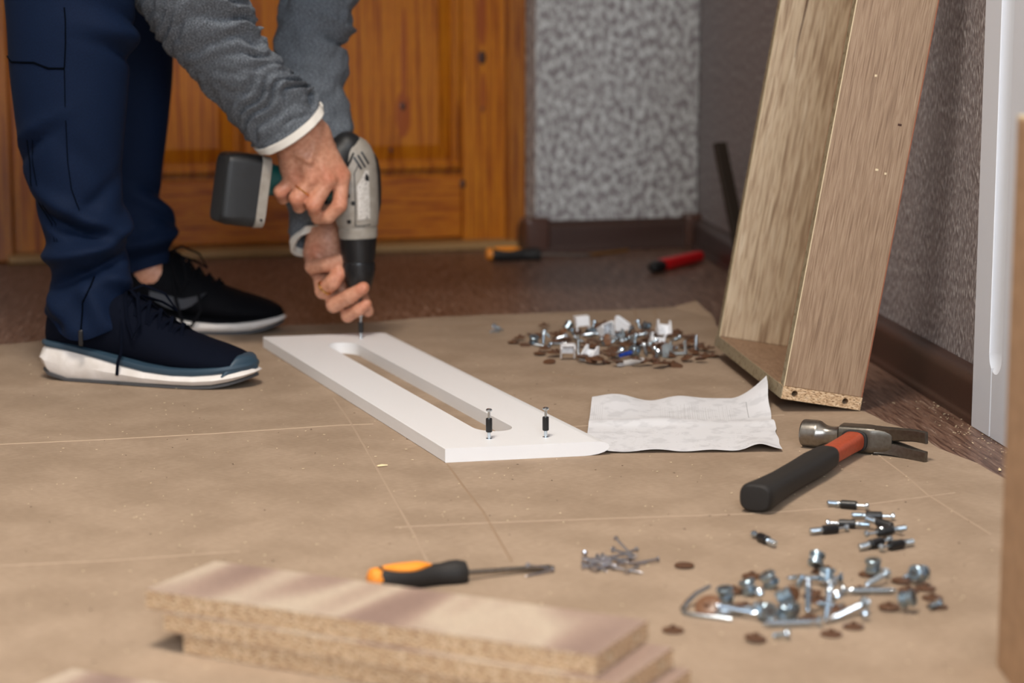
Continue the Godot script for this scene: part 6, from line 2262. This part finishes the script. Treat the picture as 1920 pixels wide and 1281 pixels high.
	g.tube([Vector3(0.1858, 0.0000, -1.7432) + Vector3(0, 0.0025, 0), Vector3(0.1740, 0.0000, -1.7479) + Vector3(0, 0.003, 0), Vector3(0.1544, 0.0000, -1.7558) + Vector3(0, 0.003, 0), Vector3(0.1471, 0.0000, -1.7622) + Vector3(0, 0.0032, 0), Vector3(0.1461, 0.0000, -1.7718) + Vector3(0, 0.0040, 0), Vector3(0.1513, 0.0000, -1.7848) + Vector3(0, 0.0060, 0), Vector3(0.1602, 0.0000, -1.7980) + Vector3(0, 0.0100, 0), Vector3(0.1730, 0.0000, -1.8113) + Vector3(0, 0.0125, 0)], 0.0020, 8)
	single("wire_hook", g, M.zinc, "bent zinc wire hook at the left end of the near hardware pile", "hook")


func short_bolt(label: String, group: String) -> Node3D:
	var s := thing("short_bolt", label, "bolt", Transform3D(), group)
	var g := Geo.new()
	g.lathe([[0.0, 0.0], [0.0018, 0.0], [0.0020, 0.002], [0.0016, 0.003], [0.0020, 0.004], [0.0016, 0.005], [0.0020, 0.006], [0.0016, 0.007], [0.0016, 0.011], [0.0, 0.011]], 12)
	part("thread", g, M.zinc_dull, s)
	g = Geo.new()
	g.lathe([[0.0, 0.0105], [0.0040, 0.0105], [0.0044, 0.0115], [0.0040, 0.0135], [0.0024, 0.0146], [0.0, 0.0148]], 16)
	part("head", g, M.zinc, s)
	return s


func far_pile() -> void:
	# white plastic brackets
	var wg := "white plastic brackets in the far hardware pile"
	var br := bracket_proto("", wg)
	var list := [
		[Vector3(0.1117, 0.0000, -3.2923), 10.0, 4.0, 0.010, "white bracket standing upright at the back of the far pile, flat side forward", 182.0],
		[Vector3(0.1836, 0.0000, -3.2816), -8.0, 95.0, 0.016, "white bracket tipped on its side at the back middle of the far pile", 80.0],
		[Vector3(0.2363, 0.0000, -3.2869), 12.0, 172.0, 0.028, "white bracket lying upside down at the back right of the far pile", 0.0],
		[Vector3(0.2216, 0.0000, -3.1688), 8.0, 172.0, 0.026, "white bracket with its trough facing the camera at the right", 180.0],
		[Vector3(0.0810, 0.0000, -3.0726), 2.0, 0.0, 0.0035, "white bracket standing like a gate at the front left of the far pile", 0.0],
		[Vector3(0.1192, 0.0000, -3.0726), 0.0, 176.0, 0.0225, "white bracket lying open like a trough at the front of the far pile", 40.0],
		[Vector3(0.1463, 0.0000, -3.2089), -30.0, 30.0, 0.010, "small white bracket half buried in the middle of the far pile", 60.0],
	]
	for q in list:
		var t := Transform3D(Basis(Vector3.UP, deg_to_rad(q[1])) * Basis(Vector3(0, 0, 1), deg_to_rad(q[2])) * Basis(Vector3.UP, deg_to_rad(q[5])), q[0] + Vector3(0, q[3], 0))
		put(br, t, q[4], wg)
	# caps heaped in an oval
	var cg := "brown cover caps heaped in the far hardware pile"
	var text := "brown plastic cover cap heaped in the far pile of white brackets and screws"
	var cap := cap_proto(text, cg, M.brown_plastic)
	var rim := [Vector3(0.0024, 0.0000, -3.2191), Vector3(0.0123, 0.0000, -3.2501), Vector3(0.0203, 0.0000, -3.1988), Vector3(0.0316, 0.0000, -3.2869), Vector3(0.0381, 0.0000, -3.2710), Vector3(0.0493, 0.0000, -3.1393), Vector3(0.0410, 0.0000, -3.1103), Vector3(0.0511, 0.0000, -3.3687), Vector3(0.0596, 0.0000, -3.0913), Vector3(0.0660, 0.0000, -3.1008), Vector3(0.0540, 0.0000, -3.0402), Vector3(0.1025, 0.0000, -3.0632), Vector3(0.1139, 0.0000, -3.0356), Vector3(0.1228, 0.0000, -3.0265), Vector3(0.1340, 0.0000, -3.0356), Vector3(0.1405, 0.0000, -3.0448), Vector3(0.1019, 0.0000, -3.0448), Vector3(0.1511, 0.0000, -3.0085), Vector3(0.1771, 0.0000, -3.0085), Vector3(0.1929, 0.0000, -3.0175), Vector3(0.2082, 0.0000, -2.9951), Vector3(0.2183, 0.0000, -3.0085), Vector3(0.2351, 0.0000, -3.0085), Vector3(0.2315, 0.0000, -3.0220), Vector3(0.2540, 0.0000, -3.0540), Vector3(0.2734, 0.0000, -3.0448), Vector3(0.2680, 0.0000, -3.1103), Vector3(0.2841, 0.0000, -3.1491), Vector3(0.2943, 0.0000, -3.1393), Vector3(0.2947, 0.0000, -3.0913), Vector3(0.2837, 0.0000, -3.0913), Vector3(0.2715, 0.0000, -3.2501), Vector3(0.2658, 0.0000, -3.2816), Vector3(0.2782, 0.0000, -3.2710), Vector3(0.2591, 0.0000, -3.3030), Vector3(0.2485, 0.0000, -3.2501), Vector3(0.1359, 0.0000, -3.3576), Vector3(0.1473, 0.0000, -3.3465), Vector3(0.1526, 0.0000, -3.3138), Vector3(0.1404, 0.0000, -3.3030), Vector3(0.1271, 0.0000, -3.3030), Vector3(0.1578, 0.0000, -3.2816), Vector3(0.2040, 0.0000, -3.3030), Vector3(0.2120, 0.0000, -3.2710), Vector3(0.1003, 0.0000, -3.3030), Vector3(0.0839, 0.0000, -3.2501), Vector3(0.0748, 0.0000, -3.2816), Vector3(0.0662, 0.0000, -3.2710), Vector3(0.1419, 0.0000, -3.1103), Vector3(0.1480, 0.0000, -3.0726), Vector3(0.1681, 0.0000, -3.1296), Vector3(0.1782, 0.0000, -3.1103), Vector3(0.1285, 0.0000, -3.1296), Vector3(0.0983, 0.0000, -3.1296), Vector3(0.2030, 0.0000, -3.1296), Vector3(0.1900, 0.0000, -3.1787), Vector3(0.1674, 0.0000, -3.2089), Vector3(0.1029, 0.0000, -3.2242), Vector3(0.1215, 0.0000, -3.1988), Vector3(0.2827, 0.0000, -3.1887), Vector3(0.2597, 0.0000, -3.1737), Vector3(0.2320, 0.0000, -3.0913), Vector3(0.2060, 0.0000, -3.0540)]
	var told := ["outermost brown cover cap at the left tip of the far pile", "brown cover cap behind the outermost one at the left tip of the far pile", "brown cover cap just inside the left tip of the far pile", "brown cover cap at the back left of the far pile, before the lone bolt", "brown cover cap under the left cam lock of the far pile", "brown cover cap lying loose left of the gate-like bracket", "brown cover cap at the front left edge of the far pile", "brown cover cap standing out alone at the back left of the far pile", "brown cover cap touching the left cheek of the gate-like bracket", "brown cover cap showing under the gate-like bracket", "brown cover cap lying farthest forward at the left of the far pile", "brown cover cap between the gate-like and the trough bracket", "brown cover cap in front of the trough bracket", "brown cover cap at the front edge before the trough bracket", "brown cover cap at the front edge right of the trough bracket", "brown cover cap left of the whitish wall plug's tip", "", "brown cover cap at the tip of the whitish wall plug", "brown cover cap before the middle of the whitish wall plug", "brown cover cap before the right end of the whitish wall plug", "brown cover cap farthest forward in the far pile", "brown cover cap right of the farthest forward one", "brown cover cap at the front right edge of the far pile", "", "brown cover cap lying flat at the front right of the far pile", "brown cover cap lying loose at the right front of the far pile", "brown cover cap below the right clear plastic block", "brown cover cap next to the screw standing on its head", "brown cover cap at the right tip of the far pile by the shelf", "brown cover cap lowest at the right tip of the far pile"]
	for i in rim.size():
		var p: Vector3 = rim[i]
		var inside: float = 1.0 - clampf(absf(p.x - 0.165) / 0.22, 0.0, 1.0)
		put(cap, lie(p + Vector3(0, 0.0022 + rng.randf() * 0.012 * inside, 0), rng.randf() * 360.0, rng.randf_range(-22, 22) + (180.0 if rng.randf() < 0.35 else 0.0)), told[i] if i < told.size() and told[i] else text, cg)
	var mid := Vector3(0.1690, 0.0000, -3.2089)
	for i in 42:
		var an := rng.randf() * TAU
		var r := sqrt(rng.randf()) * 0.85
		var p := mid + Vector3(cos(an) * r * 0.125, 0, sin(an) * r * 0.13)
		put(cap, lie(p + Vector3(0, 0.0024 + rng.randf() * 0.016 * (1.0 - r), 0), rng.randf() * 360.0, rng.randf_range(-35, 35) + (180.0 if rng.randf() < 0.4 else 0.0)), text, cg)
	var tan := cap_proto("tan wooden-looking disc in the left half of the far pile", cg, M.tan_plastic)
	put(tan, lie(Vector3(0.0802, 0.0000, -3.2658) + Vector3(0, 0.010, 0), 20.0, 60.0))
	tan = cap_proto("tan cover disc behind the gate-like bracket in the far pile", cg, M.tan_plastic)
	put(tan, lie(Vector3(0.1454, 0.0000, -3.1887) + Vector3(0, 0.012, 0), 70.0, 70.0))
	# screws, bolts and cam locks among them
	var sg := "screws in the far hardware pile"
	var scr := screw_proto("screw", "", "screw", 0.034, 0.0026, M.zinc, sg)
	var screws := [
		[Vector3(0.0551, 0.0000, -3.1988), Vector3(0.0824, 0.0000, -3.1887), 0.005, 0.006, "zinc screw lying at the left of the far pile behind the gate-like bracket"],
		[Vector3(0.0308, 0.0000, -3.1988), Vector3(0.0578, 0.0000, -3.1688), 0.004, 0.004, "zinc screw lying at the far left end of the far pile"],
		[Vector3(0.0975, 0.0000, -3.1008), Vector3(0.0981, 0.0000, -3.1199), 0.002, 0.030, "zinc screw standing upright between the two front brackets"],
		[Vector3(0.0477, 0.0000, -3.1887), Vector3(0.0478, 0.0000, -3.1988), 0.002, 0.022, "zinc screw standing upright in the left part of the far pile"],
		[Vector3(0.2753, 0.0000, -3.1491), Vector3(0.2761, 0.0000, -3.1589), 0.026, 0.003, "zinc screw standing on its head at the right end of the far pile"],
		[Vector3(0.2091, 0.0000, -3.0540), Vector3(0.2176, 0.0000, -3.1103), 0.004, 0.012, "zinc screw sticking out of the white wall plug"],
		[Vector3(0.1060, 0.0000, -3.2191), Vector3(0.1296, 0.0000, -3.2397), 0.014, 0.014, "zinc screw lying on top of the caps in the middle"],
		[Vector3(0.1640, 0.0000, -3.1103), Vector3(0.1654, 0.0000, -3.1688), 0.004, 0.024, "zinc screw leaning by the blue plug"],
		[Vector3(0.1563, 0.0000, -3.2501), Vector3(0.1782, 0.0000, -3.1988), 0.012, 0.010, "zinc screw lying behind the blue plug"],
		[Vector3(0.1975, 0.0000, -3.0913), Vector3(0.1963, 0.0000, -3.1491), 0.004, 0.018, "zinc screw leaning at the front of the clear piece"],
		[Vector3(0.1092, 0.0000, -3.1688), Vector3(0.0972, 0.0000, -3.1988), 0.010, 0.014, "zinc screw lying left of the trough bracket"],
		[Vector3(0.1239, 0.0000, -3.2191), Vector3(0.1426, 0.0000, -3.1988), 0.018, 0.016, "zinc screw lying across the caps behind the trough bracket"],
		[Vector3(0.1825, 0.0000, -3.1887), Vector3(0.2032, 0.0000, -3.2089), 0.018, 0.018, "zinc screw lying on top right of the pile's middle"],
		[Vector3(0.1449, 0.0000, -3.0726), Vector3(0.1603, 0.0000, -3.1008), 0.004, 0.010, "zinc screw lying at the front left of the blue plug"],
		[Vector3(0.2282, 0.0000, -3.1491), Vector3(0.2474, 0.0000, -3.1491), 0.010, 0.006, "zinc screw lying before the trough-facing bracket"],
		[Vector3(0.0654, 0.0000, -3.2294), Vector3(0.0823, 0.0000, -3.2501), 0.006, 0.008, "zinc screw lying at the back left of the gate-like bracket"],
	]
	for q in screws:
		var a: Vector3 = q[0] + Vector3(0, q[2], 0)
		var b: Vector3 = q[1] + Vector3(0, q[3], 0)
		var t := along(a, b, rng.randf() * 6.0)
		t.basis = t.basis * Basis.from_scale(Vector3(1, clampf(a.distance_to(b) / 0.034, 0.5, 1.1), 1))
		put(scr, t, q[4], sg)
	var mg := "cam locks in the far hardware pile"
	var cam := cam_proto("", mg)
	for q in [[Vector3(0.0864, 0.0000, -3.3465), 40.0, 0.004, "cam lock left of the upright bracket at the back"], [Vector3(0.0325, 0.0000, -3.2089), 20.0, 0.003, "cam lock at the left end of the far pile"], [Vector3(0.1609, 0.0000, -3.2089), 65.0, 0.012, "cam lock lying on the caps in the middle of the far pile"], [Vector3(0.1399, 0.0000, -3.2501), 20.0, 0.010, "cam lock behind the trough bracket"], [Vector3(0.2170, 0.0000, -3.3246), 70.0, 0.010, "cam lock beside the upside-down bracket at the back"], [Vector3(0.1168, 0.0000, -3.2501), 80.0, 0.012, "cam lock next to the screws in the middle of the far pile"], [Vector3(0.1849, 0.0000, -3.0913), 75.0, 0.010, "cam lock at the front of the far pile behind the wall plug"]]:
		put(cam, lie(q[0] + Vector3(0, q[2], 0), rng.randf() * 360.0, q[1]), q[3], mg)
	var bg := "short bolts in the far hardware pile"
	var bolt := short_bolt("", bg)
	for q in [[Vector3(0.1783, 0.0000, -3.2294), 40.0, 0.016, "short bolt on top of the far pile under the tipped bracket"], [Vector3(0.1975, 0.0000, -3.2501), 20.0, 0.020, "short bolt with a shining head right of the tipped bracket"], [Vector3(0.1520, 0.0000, -3.0913), 80.0, 0.005, "short bolt at the front of the far pile left of the blue plug"], [Vector3(0.2059, 0.0000, -3.1491), 60.0, 0.012, "short bolt in front of the clear piece"], [Vector3(0.2447, 0.0000, -3.1988), 70.0, 0.010, "short bolt right of the trough-facing bracket"], [Vector3(0.1489, 0.0000, -3.1589), 50.0, 0.012, "short bolt behind the blue plug"], [Vector3(0.1368, 0.0000, -3.1393), 30.0, 0.012, "short bolt at the right cheek of the trough bracket"], [Vector3(0.1660, 0.0000, -3.1491), 70.0, 0.016, "short bolt on the caps above the blue plug"], [Vector3(0.1835, 0.0000, -3.1491), 20.0, 0.014, "short bolt with its head up left of the clear block"], [Vector3(0.2194, 0.0000, -3.0913), 60.0, 0.008, "short bolt in front of the small clear piece"], [Vector3(0.0572, 0.0000, -3.2294), 40.0, 0.010, "short bolt in the left part of the far pile"], [Vector3(0.0943, 0.0000, -3.2397), 65.1, 0.012, "short bolt behind the gate-like bracket"], [Vector3(0.1246, 0.0000, -3.2816), 20.0, 0.014, "short bolt under the upright bracket at the back"], [Vector3(-0.0186, 0.0000, -3.3410), 65.0, 0.0058, "small zinc bolt lying alone left of the far pile"]]:
		put(bolt, lie(q[0] + Vector3(0, q[2], 0), rng.randf() * 360.0 if q[1] != 65.0 else 15.0, q[1]), q[3], bg)
	var g := Geo.new()
	g.box(Vector3(0.016, 0.003, 0.007), Vector3(-0.010, 0.0, 0), Transform3D(), 0.001)
	g.tube([Vector3(-0.016, 0.0, 0.003), Vector3(-0.008, 0.004, 0.001), Vector3(0.004, 0.002, 0)], 0.0020, 7)
	single("metal_clip", g, M.zinc, "small zinc clip lying under the lone bolt left of the far pile", "clip", lie(Vector3(-0.0219, 0.0000, -3.3301) + Vector3(0.004, 0.003, 0), 10.0, 0.0))
	# wall plugs
	g = Geo.new()
	g.lathe([[0.0, 0.0], [0.0030, 0.0], [0.0034, 0.006], [0.0028, 0.008], [0.0036, 0.012], [0.0030, 0.014], [0.0038, 0.018], [0.0034, 0.024], [0.0, 0.024]], 12)
	var pa := Vector3(0.1579, 0.0000, -3.0679) + Vector3(0, 0.008, 0)
	var pb := Vector3(0.1753, 0.0000, -3.0866) + Vector3(0, 0.0095, 0)
	single("wall_plug", g, M.blue_plastic, "blue plastic wall plug at the front of the far hardware pile", "wall plug", along(pa, pb))
	g = Geo.new()
	g.lathe([[0.0, 0.0], [0.0030, 0.0005], [0.0042, 0.006], [0.0044, 0.03], [0.0038, 0.052], [0.0, 0.052]], 14)
	pa = Vector3(0.1511, 0.0000, -3.0085) + Vector3(0, 0.0048, 0)
	pb = Vector3(0.2014, 0.0000, -3.0540) + Vector3(0, 0.0055, 0)
	single("wall_plug", g, mat(rgb(205, 202, 200), 0.5), "long whitish plastic wall plug along the front of the far pile", "wall plug", along(pa, pb))
	# clear plastic pieces
	for q in [[Vector3(0.1978, 0.0000, -3.1737), 20.0, 0.004, Vector3(0.034, 0.020, 0.012), "clear plastic block in the middle right of the far pile"], [Vector3(0.2468, 0.0000, -3.1103), -15.0, 0.003, Vector3(0.024, 0.020, 0.010), "clear plastic block at the right end of the far pile"], [Vector3(0.2273, 0.0000, -3.0913), 70.0, 0.003, Vector3(0.014, 0.018, 0.010), "small clear plastic piece in front of the trough-facing bracket"], [Vector3(0.1591, 0.0000, -3.1887), 10.0, 0.014, Vector3(0.022, 0.014, 0.008), "clear plastic piece lying on top of the far pile"]]:
		g = Geo.new()
		var s: Vector3 = q[3]
		g.box(Vector3(s.x, 0.003, s.z), Vector3(0, 0.0015, 0), Transform3D(), 0.0006)
		g.box(Vector3(0.003, s.y, s.z), Vector3(-s.x / 2 + 0.0015, s.y / 2, 0), Transform3D(), 0.0006)
		g.box(Vector3(0.003, s.y, s.z), Vector3(s.x / 2 - 0.0015, s.y / 2, 0), Transform3D(), 0.0006)
		single("clear_holder", g, M.clear, q[4], "plastic holder", lie(q[0] + Vector3(0, q[2], 0), q[1], 6.0))


func nails() -> void:
	var ng := "nails in the small heap"
	var text := "small steel nail in the little heap beside the screwdriver tip"
	var n := thing("nail", text, "nail", Transform3D(), ng)
	var g := Geo.new()
	g.lathe([[0.0, 0.0], [0.0005, 0.001], [0.0013, 0.004], [0.0013, 0.0285], [0.0015, 0.029], [0.0, 0.029]], 10)
	part("shank", g, M.nail, n)
	g = Geo.new()
	g.lathe([[0.0, 0.0287], [0.0012, 0.0285], [0.0028, 0.0294], [0.0028, 0.0301], [0.0, 0.0303]], 12)
	part("head", g, M.nail, n)
	nails_at(n, text, ng)
	# two nails held by the magnetic screwdriver tip
	for q in [[Vector3(0.0353, 0.0040, -1.9032), Vector3(0.0039, 0.0160, -1.8736), "dark nail stuck across the screwdriver shaft near its tip"], [Vector3(0.0121, 0.0020, -1.8829), Vector3(0.0391, 0.0040, -1.8995), "dark nail stuck to the screwdriver tip"]]:
		var a: Vector3 = q[0]
		var b: Vector3 = q[1]
		var t := along(a, a + (b - a).normalized())
		put(n, t, q[2], ng)


func nails_at(n: Node3D, text: String, ng: String) -> void:
	var ends := [
		[Vector3(0.0711, 0.0000, -1.9180), Vector3(0.0682, 0.0000, -1.9485), 0.0016, 0.006], [Vector3(0.1128, 0.0000, -1.9485), Vector3(0.1036, 0.0000, -1.9641), 0.003, 0.010], [Vector3(0.1090, 0.0000, -1.9236), Vector3(0.1355, 0.0000, -1.9350), 0.0016, 0.003], [Vector3(0.0948, 0.0000, -1.9369), Vector3(0.0747, 0.0000, -1.9331), 0.003, 0.004],
		[Vector3(0.1050, 0.0000, -1.9236), Vector3(0.0799, 0.0000, -1.9388), 0.004, 0.005], [Vector3(0.1172, 0.0000, -1.9369), Vector3(0.0941, 0.0000, -1.9236), 0.003, 0.006], [Vector3(0.1142, 0.0000, -1.9274), Vector3(0.0944, 0.0000, -1.9504), 0.006, 0.009], [Vector3(0.0937, 0.0000, -1.9142), Vector3(0.0679, 0.0000, -1.9086), 0.0016, 0.003],
		[Vector3(0.0987, 0.0000, -1.9161), Vector3(0.0710, 0.0000, -1.9012), 0.002, 0.003], [Vector3(0.0972, 0.0000, -1.9049), Vector3(0.0750, 0.0000, -1.9161), 0.005, 0.006], [Vector3(0.1200, 0.0000, -1.8920), Vector3(0.0971, 0.0000, -1.9031), 0.0016, 0.003], [Vector3(0.0880, 0.0000, -1.8975), Vector3(0.0690, 0.0000, -1.9142), 0.0016, 0.003],
		[Vector3(0.1266, 0.0000, -1.9274), Vector3(0.1039, 0.0000, -1.9217), 0.0016, 0.003], [Vector3(0.0631, 0.0000, -1.9124), Vector3(0.0841, 0.0000, -1.9199), 0.0016, 0.004], [Vector3(0.0945, 0.0000, -1.9312), Vector3(0.1127, 0.0000, -1.9465), 0.006, 0.008], [Vector3(0.1186, 0.0000, -1.9180), Vector3(0.1054, 0.0000, -1.8939), 0.002, 0.003], [Vector3(0.0834, 0.0000, -1.9274), Vector3(0.1037, 0.0000, -1.9369), 0.006, 0.007],
	]
	ends.append_array([[Vector3(0.1018, 0.0000, -1.9293), Vector3(0.0817, 0.0000, -1.9217), 0.005, 0.006], [Vector3(0.1172, 0.0000, -1.9293), Vector3(0.1001, 0.0000, -1.9446), 0.008, 0.008], [Vector3(0.0921, 0.0000, -1.9217), Vector3(0.0773, 0.0000, -1.8994), 0.004, 0.004], [Vector3(0.1075, 0.0000, -1.9142), Vector3(0.0884, 0.0000, -1.9293), 0.006, 0.007]])
	var told := {0: "dark nail at the left rim of the heap with its head up", 1: "dark nail sticking out at the back of the heap, head up left", 2: "nail at the right end of the heap pointing out to the right", 7: "nail at the front left of the heap with its head leftmost", 10: "nail lying separately at the front right of the heap", 13: "nail whose tip is the leftmost point of the heap"}
	for i in ends.size():
		var q: Array = ends[i]
		var a: Vector3 = q[0] + Vector3(0, q[2] + 0.001, 0)
		var b: Vector3 = q[1] + Vector3(0, q[3] + 0.001, 0)
		put(n, along(a, b), told.get(i, text), ng)


# ---------------------------------------------------------------- sawdust
func build_specks() -> void:
	var g := Geo.new()
	g.box(Vector3(0.0032, 0.0008, 0.0012), Vector3.ZERO, Transform3D(), 0.0002)
	var sets := [["sawdust", rgb(232, 212, 176), 420, "pale sawdust crumbs scattered over the brown paper"], ["dirt_specks", rgb(78, 58, 44), 130, "dark specks of dirt scattered over the brown paper"]]
	for s in sets:
		var mm := MultiMesh.new()
		mm.transform_format = MultiMesh.TRANSFORM_3D
		var spots := []
		while spots.size() < s[2]:
			var z := -rng.randf_range(1.6, 3.1)
			var half := -z * 0.235
			var x := rng.randf_range(-half, half)
			# keep to the paper, off the panel and the person's shoe
			if x > 0.415 + 0.10 * (z + 2.7) * 1.0 and z < -2.0:
				continue
			spots.append(Vector3(x, 0.0024, z))
		if s[0] == "sawdust":
			# thicker dust on the dark floor at the right
			for k in 150:
				var z := -rng.randf_range(2.25, 2.75)
				spots.append(Vector3(0.575 + 0.10 * (z + 2.62) - absf(rng.randfn(0.0, 0.028)) , 0.0006, z))
		mm.mesh = g.mesh()
		mm.instance_count = spots.size()
		for i in spots.size():
			var k := rng.randf_range(0.25, 0.9)
			mm.set_instance_transform(i, Transform3D(Basis(Vector3.UP, rng.randf() * TAU).scaled(Vector3(k, 0.5, k * rng.randf_range(0.5, 1.4))), spots[i]))
		var o := MultiMeshInstance3D.new()
		o.name = s[0]
		o.multimesh = mm
		o.material_override = mat(s[1], 0.9)
		add_child(o, true)
		o.set_meta("kind", "stuff")
		tag(o, s[3], "sawdust" if s[0] == "sawdust" else "dirt")
	# two larger wood chips
	for q in [[Vector3(-0.1465, 0.0000, -2.3493), 25.0, "small pale wood splinter on the paper near the fold line"], [Vector3(0.5445, 0.0000, -2.3300), 80.0, "pale wood flake on the dark floor below the white front"]]:
		g = Geo.new()
		g.loft([PackedVector3Array([Vector3(-0.006, 0.0, -0.0012), Vector3(-0.005, 0.0, 0.0016), Vector3(-0.005, 0.0012, 0.0)]), PackedVector3Array([Vector3(0.001, 0.0, -0.0016), Vector3(0.001, 0.0, 0.0018), Vector3(0.0, 0.0018, 0.0)]), PackedVector3Array([Vector3(0.007, 0.0, -0.0005), Vector3(0.007, 0.0, 0.0006), Vector3(0.007, 0.0006, 0.0)])])
		single("wood_splinter", g, mat(rgb(238, 214, 168), 0.85), q[2], "wood splinter", lie(q[0] + Vector3(0, 0.0022, 0), q[1], 0.0))
